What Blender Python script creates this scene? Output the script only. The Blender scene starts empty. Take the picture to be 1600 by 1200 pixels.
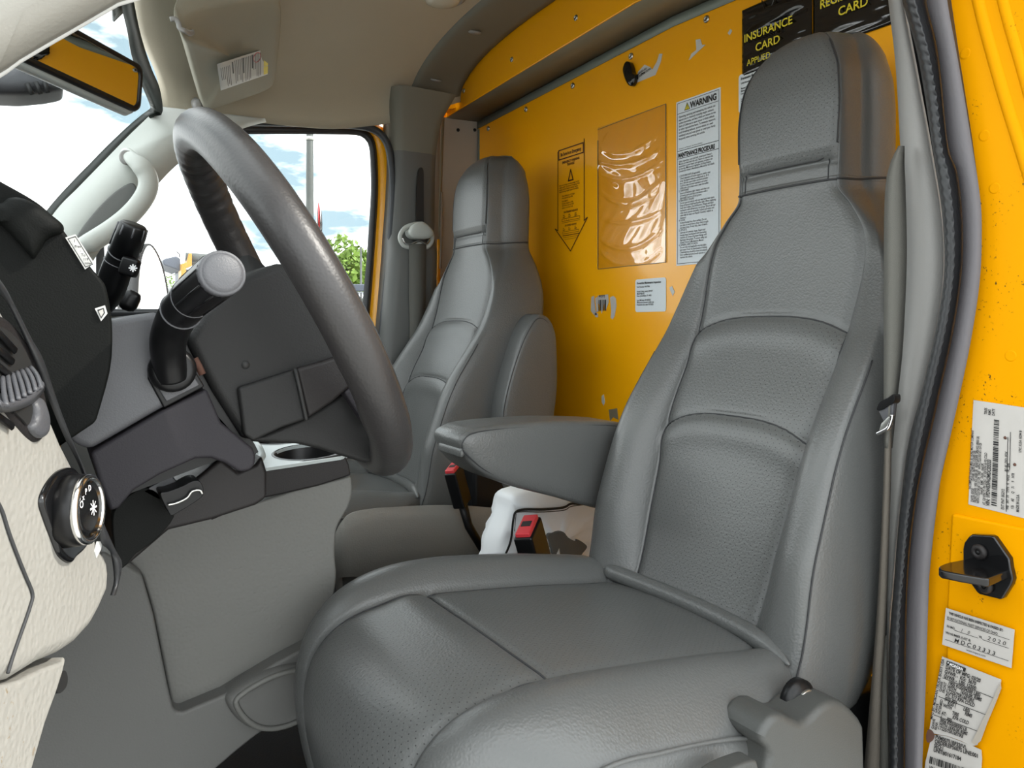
import bpy, bmesh, math, random
from mathutils import Vector, Matrix

scn = bpy.context.scene
COL = scn.collection
PI = math.pi

# ------------------------------------------------------------------ camera, sky, sun, exposure
cam_d = bpy.data.cameras.new('camera')
cam = bpy.data.objects.new('camera', cam_d)
COL.objects.link(cam)
cam.location = (0, 0, .70)
cam.rotation_euler = (PI / 2, 0, -math.radians(31.6))
cam_d.sensor_width = 36
cam_d.lens = 27
cam_d.shift_y = -.05625
cam_d.clip_start = .01
cam_d.clip_end = 600
scn.camera = cam

SKY = 1.35
w = bpy.data.worlds.new('sky')
scn.world = w
w.use_nodes = True
nt = w.node_tree
nt.nodes.clear()
o_ = nt.nodes.new('ShaderNodeOutputWorld')
bg = nt.nodes.new('ShaderNodeBackground')
tc = nt.nodes.new('ShaderNodeTexCoord')
mp = nt.nodes.new('ShaderNodeMapping')
mp.inputs['Scale'].default_value = (1, 1, 3.2)
no = nt.nodes.new('ShaderNodeTexNoise')
no.inputs['Scale'].default_value = 3.1
no.inputs['Detail'].default_value = 7
no.inputs['Roughness'].default_value = .55
cr_ = nt.nodes.new('ShaderNodeValToRGB')
cr_.color_ramp.elements[0].position = .40
cr_.color_ramp.elements[0].color = (.125, .17, .195, 1)
cr_.color_ramp.elements[1].position = .55
cr_.color_ramp.elements[1].color = (.98, 1, 1, 1)
nt.links.new(tc.outputs['Generated'], mp.inputs['Vector'])
nt.links.new(mp.outputs['Vector'], no.inputs['Vector'])
nt.links.new(no.outputs['Fac'], cr_.inputs['Fac'])
nt.links.new(cr_.outputs['Color'], bg.inputs['Color'])
bg.inputs['Strength'].default_value = SKY
nt.links.new(bg.outputs['Background'], o_.inputs['Surface'])

sun_d = bpy.data.lights.new('sun', 'SUN')
sun = bpy.data.objects.new('sun', sun_d)
COL.objects.link(sun)
sun.location = (3, -3, 5)
sun.rotation_euler = Vector((-.72, .52, -.80)).to_track_quat('-Z', 'Y').to_euler()
sun_d.energy = 1.1
sun_d.angle = math.radians(.8)
sun_d.color = (1, .96, .88)

scn.view_settings.view_transform = 'Standard'
scn.view_settings.look = 'None'
scn.view_settings.gamma = 1
scn.view_settings.exposure = 1.93
scn.view_settings.use_curve_mapping = False

# ------------------------------------------------------------------ materials
MATS = {}
def mat(name, col, rough=.5, metal=0, bump=None, var=.0, coat=0, spec=.5, varscale=6):
    """bump = (kind, scale, strength); var = slight tonal noise"""
    m = bpy.data.materials.new(name)
    m.use_nodes = True
    t = m.node_tree
    b = t.nodes['Principled BSDF']
    b.inputs['Base Color'].default_value = (*col, 1)
    b.inputs['Roughness'].default_value = rough
    b.inputs['Metallic'].default_value = metal
    b.inputs['Specular IOR Level'].default_value = spec
    if coat:
        b.inputs['Coat Weight'].default_value = coat
        b.inputs['Coat Roughness'].default_value = .08
    tc = t.nodes.new('ShaderNodeTexCoord')
    if var:
        n = t.nodes.new('ShaderNodeTexNoise')
        n.inputs['Scale'].default_value = varscale
        n.inputs['Detail'].default_value = 4
        t.links.new(tc.outputs['Object'], n.inputs['Vector'])
        r = t.nodes.new('ShaderNodeMapRange')
        r.inputs['To Min'].default_value = 1 - var
        r.inputs['To Max'].default_value = 1 + var
        t.links.new(n.outputs['Fac'], r.inputs['Value'])
        h = t.nodes.new('ShaderNodeHueSaturation')
        h.inputs['Color'].default_value = (*col, 1)
        t.links.new(r.outputs['Result'], h.inputs['Value'])
        t.links.new(h.outputs['Color'], b.inputs['Base Color'])
    if bump:
        kind, sc, st = bump
        if kind == 'voronoi':
            n = t.nodes.new('ShaderNodeTexVoronoi')
            n.feature = 'SMOOTH_F1'
            n.inputs['Scale'].default_value = sc
            out = n.outputs['Distance']
        else:
            n = t.nodes.new('ShaderNodeTexNoise')
            n.inputs['Scale'].default_value = sc
            n.inputs['Detail'].default_value = 3
            out = n.outputs['Fac']
        t.links.new(tc.outputs['Object'], n.inputs['Vector'])
        bp = t.nodes.new('ShaderNodeBump')
        bp.inputs['Strength'].default_value = st
        bp.inputs['Distance'].default_value = .001
        t.links.new(out, bp.inputs['Height'])
        t.links.new(bp.outputs['Normal'], b.inputs['Normal'])
    MATS[name] = m
    return m

LEA = (.098, .101, .099)
leather = mat('grey_leather', LEA, .35, bump=('voronoi', 420, .35), var=.08)
leather_perf = mat('perforated_leather', LEA, .36, bump=('voronoi', 420, .3), var=.08)
def add_perforation(m):
    t = m.node_tree
    b = t.nodes['Principled BSDF']
    uv = t.nodes.new('ShaderNodeUVMap')
    sp = t.nodes.new('ShaderNodeSeparateXYZ')
    t.links.new(uv.outputs['UV'], sp.inputs[0])
    def M(op, a, bb=None):
        n = t.nodes.new('ShaderNodeMath')
        n.operation = op
        for i, v in enumerate((a, bb)):
            if v is None: continue
            if isinstance(v, (int, float)): n.inputs[i].default_value = v
            else: t.links.new(v, n.inputs[i])
        return n.outputs[0]
    v = M('MULTIPLY', sp.outputs['Y'], 1 / .0050)
    row = M('FLOOR', v)
    par = M('MULTIPLY', M('MODULO', row, 2), .5)
    u = M('ADD', M('MULTIPLY', sp.outputs['X'], 1 / .0085), par)
    du = M('MULTIPLY', M('SUBTRACT', M('FRACT', u), .5), 1.7)
    dv = M('SUBTRACT', M('FRACT', v), .5)
    d = M('SQRT', M('ADD', M('MULTIPLY', du, du), M('MULTIPLY', dv, dv)))
    hole = M('LESS_THAN', d, .125)
    mx = t.nodes.new('ShaderNodeMix')
    mx.data_type = 'RGBA'
    src = b.inputs['Base Color'].links[0].from_socket
    t.links.new(hole, mx.inputs[0])
    t.links.new(src, mx.inputs[6])
    mx.inputs[7].default_value = (.02, .02, .02, 1)
    t.links.new(mx.outputs[2], b.inputs['Base Color'])
add_perforation(leather_perf)
def add_dirt(m, col, s1, t1, s2, t2):
    t = m.node_tree
    b = t.nodes['Principled BSDF']
    tc = t.nodes.new('ShaderNodeTexCoord')
    outs = []
    for s, th in ((s1, t1), (s2, t2)):
        n = t.nodes.new('ShaderNodeTexNoise')
        n.inputs['Scale'].default_value = s
        n.inputs['Detail'].default_value = 3
        t.links.new(tc.outputs['Object'], n.inputs['Vector'])
        g = t.nodes.new('ShaderNodeMapRange')
        g.inputs['From Min'].default_value = th
        g.inputs['From Max'].default_value = th + .06
        t.links.new(n.outputs['Fac'], g.inputs['Value'])
        outs.append(g.outputs['Result'])
    mu = t.nodes.new('ShaderNodeMath')
    mu.operation = 'MULTIPLY'
    for i in (0, 1): t.links.new(outs[i], mu.inputs[i])
    mx = t.nodes.new('ShaderNodeMix')
    mx.data_type = 'RGBA'
    t.links.new(mu.outputs[0], mx.inputs[0])
    if b.inputs['Base Color'].links: t.links.new(b.inputs['Base Color'].links[0].from_socket, mx.inputs[6])
    else: mx.inputs[6].default_value = b.inputs['Base Color'].default_value
    mx.inputs[7].default_value = (*col, 1)
    t.links.new(mx.outputs[2], b.inputs['Base Color'])
seam_m = mat('dark_seam_thread', (.030, .031, .033), .7)
wheel_m = mat('worn_wheel_leather', (.030, .028, .028), .40, bump=('voronoi', 420, .16), var=.12)
charcoal = mat('sheen_charcoal_plastic', (.072, .073, .080), .46, bump=('noise', 900, .25))  # lightened so the colour carries the grazing sheen on the column top
hub_m = mat('hub_plastic', (.016, .016, .016), .5, bump=('noise', 700, .3), spec=.25)
lower_m = mat('sheenless_charcoal_plastic', (.022, .020, .024), .55, bump=('noise', 900, .25), spec=.25)  # darker copy of the charcoal for the lower shroud, without the painted sheen
black_p = mat('black_plastic', (.006, .006, .0065), .35, spec=.3)
gloss_black = mat('gloss_black', (.006, .006, .0065), .12)
black_dash = mat('black_dash_vinyl', (.0045, .005, .0045), .6, bump=('noise', 800, .3), spec=.12)
beige = mat('beige_dash_vinyl', (.285, .275, .25), .5, bump=('voronoi', 270, .6))
add_dirt(beige, (.22, .17, .11), 260, .64, 10, .58)
lightgrey = mat('light_grey_trim', (.46, .48, .45), .45, bump=('noise', 500, .15))
pillar_g = mat('grey_pillar_trim', (.10, .102, .097), .5, bump=('noise', 500, .2))
pillar_b = mat('pale_pillar_trim', (.26, .255, .245), .5, bump=('noise', 600, .2), var=.05)
pillar_w = mat('warm_pillar_trim', (.185, .178, .155), .55, bump=('noise', 600, .2), var=.05)
headliner_m = mat('taupe_headliner_cloth', (.42, .385, .30), .9, bump=('noise', 400, .3), var=.06)
headliner_d = mat('green_grey_roof_trim', (.165, .16, .13), .7, bump=('noise', 400, .2))
visor_m = mat('visor_cloth', (.31, .295, .235), .85, bump=('noise', 500, .3), var=.05)
yellow = mat('yellow_paint', (.93, .41, .001), .3, coat=.3, var=.03, varscale=3)
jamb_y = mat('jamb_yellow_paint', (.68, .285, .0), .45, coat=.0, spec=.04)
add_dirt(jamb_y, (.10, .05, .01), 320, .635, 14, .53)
shelf_m = mat('recess_metal', (.20, .17, .11), .5, var=.2)
flange_m = mat('grey_flange', (.20, .23, .20), .45)
primer = mat('bare_primer_metal', (.36, .32, .27), .55, var=.12)
rubber = mat('black_rubber', (.020, .021, .023), .42, bump=('noise', 300, .2))
rubber_g = mat('dark_grey_rubber', (.11, .104, .112), .6, bump=('noise', 300, .25))
slate = mat('slate_rubber', (.028, .032, .038), .5)
belt_m = mat('grey_belt_webbing', (.11, .108, .095), .8, bump=('noise', 900, .5))
belt_b = mat('taupe_belt_webbing', (.13, .115, .095), .8, bump=('noise', 900, .5))
steel = mat('screw_steel', (.55, .55, .52), .35, metal=1)
chrome = mat('chrome', (.80, .80, .80), .12, metal=1)
mirror_m = mat('mirror_glass', (.85, .85, .85), .01, metal=1)
red_p = mat('red_button_plastic', (.55, .04, .05), .4)
white_paper = mat('white_paper', (.55, .55, .53), .6)
grey_paper = mat('soiled_label_paper', (.44, .42, .395), .6, var=.08, varscale=40)
blue_paper = mat('pale_blue_label', (.66, .71, .74), .5)
ink = mat('black_ink', (.012, .012, .012), .6)
ink_br = mat('brown_ink', (.06, .012, .002), .6)
ink_y = mat('yellow_ink', (.75, .62, .03), .5)
ink_w = mat('white_ink', (.80, .80, .80), .5)
ink_r = mat('red_ink', (.55, .05, .06), .5)
vinyl_b = mat('black_vinyl', (.006, .005, .005), .12, coat=.5, bump=('noise', 30, .5))
console_m = mat('console_beige_grey', (.135, .135, .125), .55, bump=('voronoi', 260, .4))
console_l = mat('console_lower_grey', (.115, .115, .109), .6, bump=('noise', 500, .3))
tray_m = mat('tray_grey', (.38, .42, .42), .3)
brown_d = mat('dark_brown_plastic', (.018, .016, .016), .45, bump=('noise', 700, .25), spec=.25)
carpet = mat('black_floor_mat', (.018, .019, .021), .9, bump=('noise', 300, .8))
skirt_m = mat('grey_felt_cover', (.22, .21, .19), .95, bump=('noise', 350, .7), var=.1)
shield_m = mat('grey_seat_shield', (.055, .057, .054), .45, bump=('noise', 600, .2))
rust = mat('rusty_metal', (.10, .045, .03), .85, bump=('noise', 120, .8), var=.3, varscale=60)
bag_m = mat('white_plastic_bag', (.84, .86, .88), .45, bump=('noise', 25, .6), var=.05)
bag_d = mat('grey_bag_print', (.11, .115, .11), .6, var=.3, varscale=30)
asphalt = mat('pale_concrete', (.42, .41, .39), .9, var=.1)
leaf_m = mat('leaves', (.15, .24, .035), .7, var=.5, varscale=1.5)
bark = mat('bark', (.12, .08, .05), .9)
galv = mat('galvanised_pole', (.065, .07, .065), .5)
white_car = mat('white_car_paint', (.75, .77, .80), .3, coat=.5)
navy = mat('navy_machine_paint', (.05, .06, .085), .5)
amber = mat('amber_paint', (.42, .20, .008), .4)
dark_glass = mat('dark_car_glass', (.02, .025, .03), .08)
frit = mat('windscreen_frit', (.010, .014, .011), .35)
lens_m = mat('dome_lens', (.5, .47, .38), .25)
truck_w = mat('truck_body_panel', (.60, .60, .58), .5)

def glass(name, tint, refl=.9):
    m = bpy.data.materials.new(name)
    m.use_nodes = True
    t = m.node_tree
    t.nodes.clear()
    o = t.nodes.new('ShaderNodeOutputMaterial')
    tr = t.nodes.new('ShaderNodeBsdfTransparent')
    tr.inputs['Color'].default_value = (*tint, 1)
    gl = t.nodes.new('ShaderNodeBsdfGlossy')
    gl.inputs['Roughness'].default_value = .02
    fr = t.nodes.new('ShaderNodeLayerWeight')
    fr.inputs['Blend'].default_value = .5
    pw = t.nodes.new('ShaderNodeMath')
    pw.operation = 'POWER'
    pw.inputs[1].default_value = 4.5
    t.links.new(fr.outputs['Facing'], pw.inputs[0])
    ad = t.nodes.new('ShaderNodeMath')
    ad.operation = 'ADD'
    ad.inputs[1].default_value = .045
    t.links.new(pw.outputs[0], ad.inputs[0])
    mu = t.nodes.new('ShaderNodeMath')
    mu.operation = 'MULTIPLY'
    mu.inputs[1].default_value = refl
    mx = t.nodes.new('ShaderNodeMixShader')
    t.links.new(ad.outputs[0], mu.inputs[0])
    t.links.new(mu.outputs[0], mx.inputs[0])
    t.links.new(tr.outputs[0], mx.inputs[1])
    t.links.new(gl.outputs[0], mx.inputs[2])
    t.links.new(mx.outputs[0], o.inputs['Surface'])
    MATS[name] = m
    return m
pane_m = glass('window_glass', (.95, .98, .97), .6)
vinyl_c = glass('clear_vinyl', (.96, .95, .93), 2.8)

# ------------------------------------------------------------------ helpers
def V(*a): return Vector(a)

def obj(name, verts, faces, m, parent=None, smooth=True, bevel=0, seg=3, subsurf=0, solid=0, fmat=None, uvs=None):
    me = bpy.data.meshes.new(name)
    me.from_pydata([tuple(v) for v in verts], [], faces)
    ms = m if isinstance(m, (list, tuple)) else [m]
    for k in ms: me.materials.append(k)
    if fmat:
        for p, i in zip(me.polygons, fmat): p.material_index = i
    if uvs:
        l = me.uv_layers.new(name='UVMap')
        for lp in me.loops: l.data[lp.index].uv = uvs[lp.vertex_index]
    bm = bmesh.new()
    bm.from_mesh(me)
    bmesh.ops.recalc_face_normals(bm, faces=bm.faces)
    bm.to_mesh(me)
    bm.free()
    if smooth:
        for p in me.polygons: p.use_smooth = True
    o = bpy.data.objects.new(name, me)
    COL.objects.link(o)
    if parent is not None:
        o.parent = parent
        o.matrix_parent_inverse = Matrix.Translation(parent.location).inverted()
    if solid:
        s = o.modifiers.new('solid', 'SOLIDIFY')
        s.thickness = solid
        s.offset = 0
    if bevel:
        b = o.modifiers.new('bevel', 'BEVEL')
        b.width = bevel
        b.segments = seg
        b.limit_method = 'ANGLE'
        b.angle_limit = math.radians(35)
        if smooth:
            o.modifiers.new('wn', 'WEIGHTED_NORMAL')
    if subsurf:
        s = o.modifiers.new('sub', 'SUBSURF')
        s.levels = s.render_levels = subsurf
    return o

def thing(name, label, cat, loc=(0, 0, 0), group=None):
    o = bpy.data.objects.new(name, None)
    o.empty_display_size = .05
    o.location = loc
    COL.objects.link(o)
    tag(o, label, cat, group)
    return o

def tag(o, label, cat, group=None):
    o['label'] = label
    o['category'] = cat
    if group: o['group'] = group
    return o

def struct(o, label=None):
    o['kind'] = 'structure'
    if label: o['label'] = label
    return o

def part(o, label):
    o['label'] = label
    return o

def cr(pts, n=6, closed=False):
    """Catmull-Rom resample"""
    P = [Vector(p) for p in pts]
    N = len(P)
    out = []
    rng = range(N) if closed else range(N - 1)
    for i in rng:
        if closed:
            a, b, c, d = P[(i - 1) % N], P[i], P[(i + 1) % N], P[(i + 2) % N]
        else:
            a, b, c, d = P[max(i - 1, 0)], P[i], P[i + 1], P[min(i + 2, N - 1)]
        for k in range(n):
            t = k / n
            out.append(.5 * ((2 * b) + (c - a) * t + (2 * a - 5 * b + 4 * c - d) * t * t + (3 * b - a - 3 * c + d) * t ** 3))
    if not closed: out.append(P[-1])
    return out

def even(pts, n):
    """n points evenly spaced along a polyline"""
    P = [Vector(p) for p in pts]
    L = [0]
    for a, b in zip(P, P[1:]): L.append(L[-1] + (b - a).length)
    out = []
    j = 0
    for i in range(n):
        s = L[-1] * i / (n - 1)
        while j < len(P) - 2 and L[j + 1] < s: j += 1
        d = L[j + 1] - L[j]
        out.append(P[j].lerp(P[j + 1], 0 if d == 0 else (s - L[j]) / d))
    return out

def hermite(tbl, x):
    if x <= tbl[0][0]: return tbl[0][1]
    if x >= tbl[-1][0]: return tbl[-1][1]
    for i in range(len(tbl) - 1):
        if tbl[i][0] <= x <= tbl[i + 1][0]: break
    x0, y0 = tbl[i]
    x1, y1 = tbl[i + 1]
    h = x1 - x0
    def slope(k):
        if k == 0: return (tbl[1][1] - tbl[0][1]) / (tbl[1][0] - tbl[0][0])
        if k == len(tbl) - 1: return (tbl[k][1] - tbl[k - 1][1]) / (tbl[k][0] - tbl[k - 1][0])
        a = (tbl[k][1] - tbl[k - 1][1]) / (tbl[k][0] - tbl[k - 1][0])
        b = (tbl[k + 1][1] - tbl[k][1]) / (tbl[k + 1][0] - tbl[k][0])
        return 0 if a * b <= 0 else 2 * a * b / (a + b)
    m0, m1 = slope(i), slope(i + 1)
    t = (x - x0) / h
    return (2 * t ** 3 - 3 * t ** 2 + 1) * y0 + (t ** 3 - 2 * t ** 2 + t) * h * m0 + (-2 * t ** 3 + 3 * t ** 2) * y1 + (t ** 3 - t ** 2) * h * m1

def loft_data(rings, closed=True, cap=True):
    n = len(rings[0])
    vs = [v for r in rings for v in r]
    fs = []
    for i in range(len(rings) - 1):
        for j in range(n if closed else n - 1):
            k = (j + 1) % n
            fs.append((i * n + j, i * n + k, (i + 1) * n + k, (i + 1) * n + j))
    if cap and closed:
        fs.append(tuple(range(n)))
        fs.append(tuple(range((len(rings) - 1) * n, len(rings) * n)))
    return vs, fs

def loft(name, rings, m, parent=None, closed=True, cap=True, **kw):
    vs, fs = loft_data(rings, closed, cap)
    return obj(name, vs, fs, m, parent, **kw)

def tube_data(path, r, seg=12, closed=False, flat=1.0, up=None):
    P = [Vector(p) for p in path]
    n = len(P)
    rs = r if isinstance(r, (list, tuple)) else [r] * n
    rings = []
    prev = Vector(up) if up else None
    for i in range(n):
        if closed: t = P[(i + 1) % n] - P[i - 1]
        else: t = P[min(i + 1, n - 1)] - P[max(i - 1, 0)]
        t.normalize()
        if prev is None:
            a = Vector((0, 0, 1)) if abs(t.z) < .9 else Vector((1, 0, 0))
        else: a = prev
        u = a - t * a.dot(t)
        if u.length < 1e-6: u = t.orthogonal()
        u.normalize()
        prev = u
        v = t.cross(u)
        rings.append([P[i] + (u * math.cos(2 * PI * k / seg) + v * math.sin(2 * PI * k / seg) * flat) * rs[i] for k in range(seg)])
    if closed: rings.append(rings[0])
    return loft_data(rings, True, not closed)

def tube(name, path, r, m, parent=None, seg=12, closed=False, flat=1.0, up=None, **kw):
    vs, fs = tube_data(path, r, seg, closed, flat, up)
    o = obj(name, vs, fs, m, parent, **kw)
    return o

def prism(name, outline, d, m, parent=None, bevel=0, seg=3, smooth=True, **kw):
    """solid with a polygon outline pushed along d"""
    A = [Vector(p) for p in outline]
    d = Vector(d)
    n = len(A)
    vs = A + [p + d for p in A]
    fs = [tuple(range(n)), tuple(range(n, 2 * n))] + [(i, (i + 1) % n, n + (i + 1) % n, n + i) for i in range(n)]
    return obj(name, vs, fs, m, parent, smooth=smooth and bevel > 0, bevel=bevel, seg=seg, **kw)

def puff(name, outline, d, m, parent=None, steps=((1, 0), (.985, .1), (.95, .17), (.88, .22), (.7, .26), (.4, .285), (.1, .29)), back=1.0, **kw):
    """upholstered pad: outline, depth d, domed front; steps = (scale about centre, share of |d| raised)"""
    A = [Vector(p) for p in outline]
    d = Vector(d)
    c = sum(A, Vector()) / len(A)
    rings = []
    for s, h in reversed(steps): rings.append([c + (p - c) * s - d * h for p in A])
    for s, h in steps[1:]: rings.append([c + d + (p - c) * s + d * h * back for p in A])
    rings = rings[:len(steps)] + [[p + d for p in A]] + rings[len(steps):]
    return loft(name, rings, m, parent, **kw)

def box(name, c, size, m, parent=None, rot=None, bevel=.003, seg=2, **kw):
    R = rot if rot is not None else Matrix.Identity(3)
    c = Vector(c)
    vs = []
    for sx in (-.5, .5):
        for sy in (-.5, .5):
            for sz in (-.5, .5): vs.append(c + R @ Vector((sx * size[0], sy * size[1], sz * size[2])))
    fs = [(0, 1, 3, 2), (4, 6, 7, 5), (0, 4, 5, 1), (2, 3, 7, 6), (0, 2, 6, 4), (1, 5, 7, 3)]
    return obj(name, vs, fs, m, parent, bevel=bevel, seg=seg, smooth=bevel > 0, **kw)

def frame(z, x=None):
    """rotation matrix whose local z is the given axis"""
    z = Vector(z).normalized()
    x = Vector(x) if x is not None else (Vector((0, 0, 1)) if abs(z.z) < .9 else Vector((1, 0, 0)))
    x = (x - z * x.dot(z)).normalized()
    y = z.cross(x)
    return Matrix((x, y, z)).transposed()

def lathe(name, prof, c, axis, m, parent=None, seg=24, **kw):
    """prof = [(radius, along axis)]"""
    R = frame(axis)
    c = Vector(c)
    rings = [[c + R @ Vector((r * math.cos(2 * PI * k / seg), r * math.sin(2 * PI * k / seg), h)) for k in range(seg)] for r, h in prof]
    return loft(name, rings, m, parent, **kw)

def ribbon(name, lines, m, parent=None, n=40, smooth_n=8, **kw):
    """surface through several matching polylines"""
    rows = [even(cr(l, smooth_n), n) for l in lines]
    return loft(name, rows, m, parent, closed=False, cap=False, **kw)

def fill2d(name, loops, org, right, up, m, parent=None, depth=.001, bevel=0):
    """flat plate with holes: loops of 2-D points (first outer)"""
    cu = bpy.data.curves.new(name, 'CURVE')
    cu.dimensions = '2D'
    cu.fill_mode = 'BOTH'
    cu.extrude = depth / 2
    for lp in loops:
        s = cu.splines.new('POLY')
        s.points.add(len(lp) - 1)
        for p, q in zip(s.points, lp): p.co = (q[0], q[1], 0, 1)
        s.use_cyclic_u = True
    t = bpy.data.objects.new(name, cu)
    me = bpy.data.meshes.new_from_object(t)
    bpy.data.objects.remove(t)
    r, u = Vector(right).normalized(), Vector(up).normalized()
    nn = r.cross(u)
    org = Vector(org)
    vs = [org + r * v.co.x + u * v.co.y + nn * v.co.z for v in me.vertices]
    fs = [tuple(p.vertices) for p in me.polygons]
    bpy.data.meshes.remove(me)
    return obj(name, vs, fs, m, parent, smooth=False)

class Print:
    """collects flat print (lettering, rules, bars) on a plane; build() links it as one mesh"""
    def __init__(s, org, right, up, lift=.0006):
        s.r, s.u = Vector(right).normalized(), Vector(up).normalized()
        s.n = s.r.cross(s.u)
        s.o = Vector(org) + s.n * lift
        s.v, s.f = [], []
    def at(s, x, y): return s.o + s.r * x + s.u * y
    def text(s, body, x, y, size, sx=1.0, bold=0.0, align='LEFT', shear=0, rot=0, line=1.0):
        cu = bpy.data.curves.new('t', 'FONT')
        cu.body = body
        cu.size = size
        cu.offset = bold * size
        cu.align_x = align
        cu.shear = shear
        cu.space_line = line
        cu.resolution_u = 2 if size < .012 else 4
        t = bpy.data.objects.new('t', cu)
        me = bpy.data.meshes.new_from_object(t)
        b = len(s.v)
        ca, sa = math.cos(rot), math.sin(rot)
        for v in me.vertices:
            px, py = v.co.x * sx, v.co.y
            s.v.append(s.at(x + px * ca - py * sa, y + px * sa + py * ca))
        for p in me.polygons: s.f.append(tuple(b + i for i in p.vertices))
        bpy.data.objects.remove(t)
        bpy.data.meshes.remove(me)
        bpy.data.curves.remove(cu)
        return s
    def poly(s, pts):
        b = len(s.v)
        s.v += [s.at(*p) for p in pts]
        s.f.append(tuple(range(b, b + len(pts))))
        return s
    def rect(s, x, y, w, h): return s.poly([(x, y), (x + w, y), (x + w, y + h), (x, y + h)])
    def line(s, pts, wd, closed=False):
        n = len(pts)
        for i in range(n if closed else n - 1):
            a, b = Vector(pts[i]), Vector(pts[(i + 1) % n])
            d = (b - a)
            if d.length == 0: continue
            q = Vector((-d.y, d.x)).normalized() * wd / 2
            e = d.normalized() * wd * .5
            s.poly([tuple(a - e - q), tuple(b + e - q), tuple(b + e + q), tuple(a - e + q)])
        return s
    def box(s, x, y, w, h, wd): return s.line([(x, y), (x + w, y), (x + w, y + h), (x, y + h)], wd, True)
    def bars(s, x, y, w, h, n, seed=1, vertical=True):
        rr = random.Random(seed)
        p = x
        end = x + w
        while p < end:
            bw = w / n * rr.choice((.35, .5, .9, 1.2))
            if vertical: s.rect(p, y, bw, h)
            else: s.rect(y, p, h, bw)
            p += bw + w / n * rr.choice((.35, .5, .8))
        return s
    def build(s, name, m, parent=None):
        me = bpy.data.meshes.new(name)
        me.from_pydata([tuple(v) for v in s.v], [], s.f)
        me.materials.append(m)
        o = bpy.data.objects.new(name, me)
        COL.objects.link(o)
        if parent is not None:
            o.parent = parent
            o.matrix_parent_inverse = Matrix.Translation(parent.location).inverted()
        return o

def circle2(cx, cy, r, n=32): return [(cx + r * math.cos(2 * PI * k / n), cy + r * math.sin(2 * PI * k / n)) for k in range(n)]

def copy_tree(o, off, parent=None):
    c = o.copy()
    COL.objects.link(c)
    if parent is None: c.location = Vector(o.location) + Vector(off)
    else:
        c.parent = parent
        c.matrix_parent_inverse = o.matrix_parent_inverse.copy()
    for ch in [x for x in ALLCH(o)]: copy_tree(ch, off, c)
    return c
def ALLCH(o): return [x for x in list(COL.objects) if x.parent == o]

#==BODY==
# ------------------------------------------------------------------ the setting: floor, roof, bulkhead
fl = struct(obj('floor', *loft_data([[V(-.75, .40, .0), V(1.14, .40, .0), V(1.14, 2.02, .0), V(-.75, 2.02, .0)], [V(-.75, .40, -.03), V(1.14, .40, -.03), V(1.14, 2.02, -.03), V(-.75, 2.02, -.03)]]), carpet, smooth=False))

# headliner
ZC = [(.0, 1.262), (.105, 1.285), (.22, 1.315), (.38, 1.345), (.6, 1.405), (.85, 1.455), (1.03, 1.475)]
ZS = [(.0, 1.13), (.15, 1.165), (.226, 1.188), (.42, 1.205), (.617, 1.214), (.8, 1.25), (.92, 1.30), (1.03, 1.345)]
HX = [(0, .105), (.3, .127), (.48, .151), (.62, .187), (.73, .226), (.80, .25)]
def roof_z(x, y):
    wv = min(abs(y - 1.2) / .76, 1)
    a, b = hermite(ZS, x), hermite(ZC, x)
    return a + (b - a) * (max(0, 1 - wv ** 3.2)) ** (1 / 2.4)
rows = []
for i in range(49):
    y = 1.2 + .76 * math.sin((-1 + 2 * i / 48) * PI / 2)
    xf = hermite(HX, abs(y - 1.2))
    row = []
    for j in range(33):
        x = xf + (1.03 - xf) * j / 32
        z = roof_z(x, y)
        if j == 0: z += .03
        elif j == 1: z += .006
        row.append(V(x + (.006 if j == 0 else 0), y, z))
    rows.append(row)
ceil = struct(loft('ceiling', rows, headliner_m, closed=False, cap=False, solid=.006))
# outer roof skin and cant rails keep daylight out
rows = []
for i in range(41):
    y = 1.2 + .735 * math.sin((-1 + 2 * i / 40) * PI / 2)
    xf = hermite(HX, abs(y - 1.2)) + .03
    rows.append([V(xf + (1.2 - xf) * j / 20, y, roof_z(min(1.03, xf + (1.2 - xf) * j / 20), y) + .045 - (.025 if j == 0 else 0)) for j in range(21)])
part(loft('roof_panel', rows, yellow, ceil, closed=False, cap=False, solid=.008), 'yellow painted outer roof skin')
for ya in (1.985, .40):
    prism('cant_rail', [(.26, ya, 1.232), (.60, ya, 1.245), (.86, ya, 1.285), (1.05, ya, 1.34), (1.2, ya, 1.36), (1.2, ya, 1.52), (.8, ya, 1.48), (.4, ya, 1.36), (.26, ya, 1.30)], (0, .06 if ya > 1 else -.05, 0), yellow, ceil)
# rear roof trim strip with plugs
rows = []
for k in range(9):
    x = .862 + .164 * k / 8
    rows.append([V(x, y, roof_z(x, y) - (.009 if k not in (0,) else .002)) for y in [1.2 + .755 * math.sin((-1 + 2 * i / 40) * PI / 2) for i in range(41)]])
rt = part(loft('roof_edge_trim', rows, headliner_d, ceil, closed=False, cap=False, solid=.004), 'darker green grey trim strip along the rear roof edge')
for px in ((.925, 1.686), (.925, 1.905), (.925, 1.36), (.925, 1.04), (.925, .72)):
    z = roof_z(*px) - .011
    lathe('trim_plug', [(.0005, .004), (.010, .004), (.017, .002), (.0185, -.002)], (px[0], px[1], z), (0, (px[1] - 1.2) * .55, -1), pillar_b, rt, seg=18)
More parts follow.
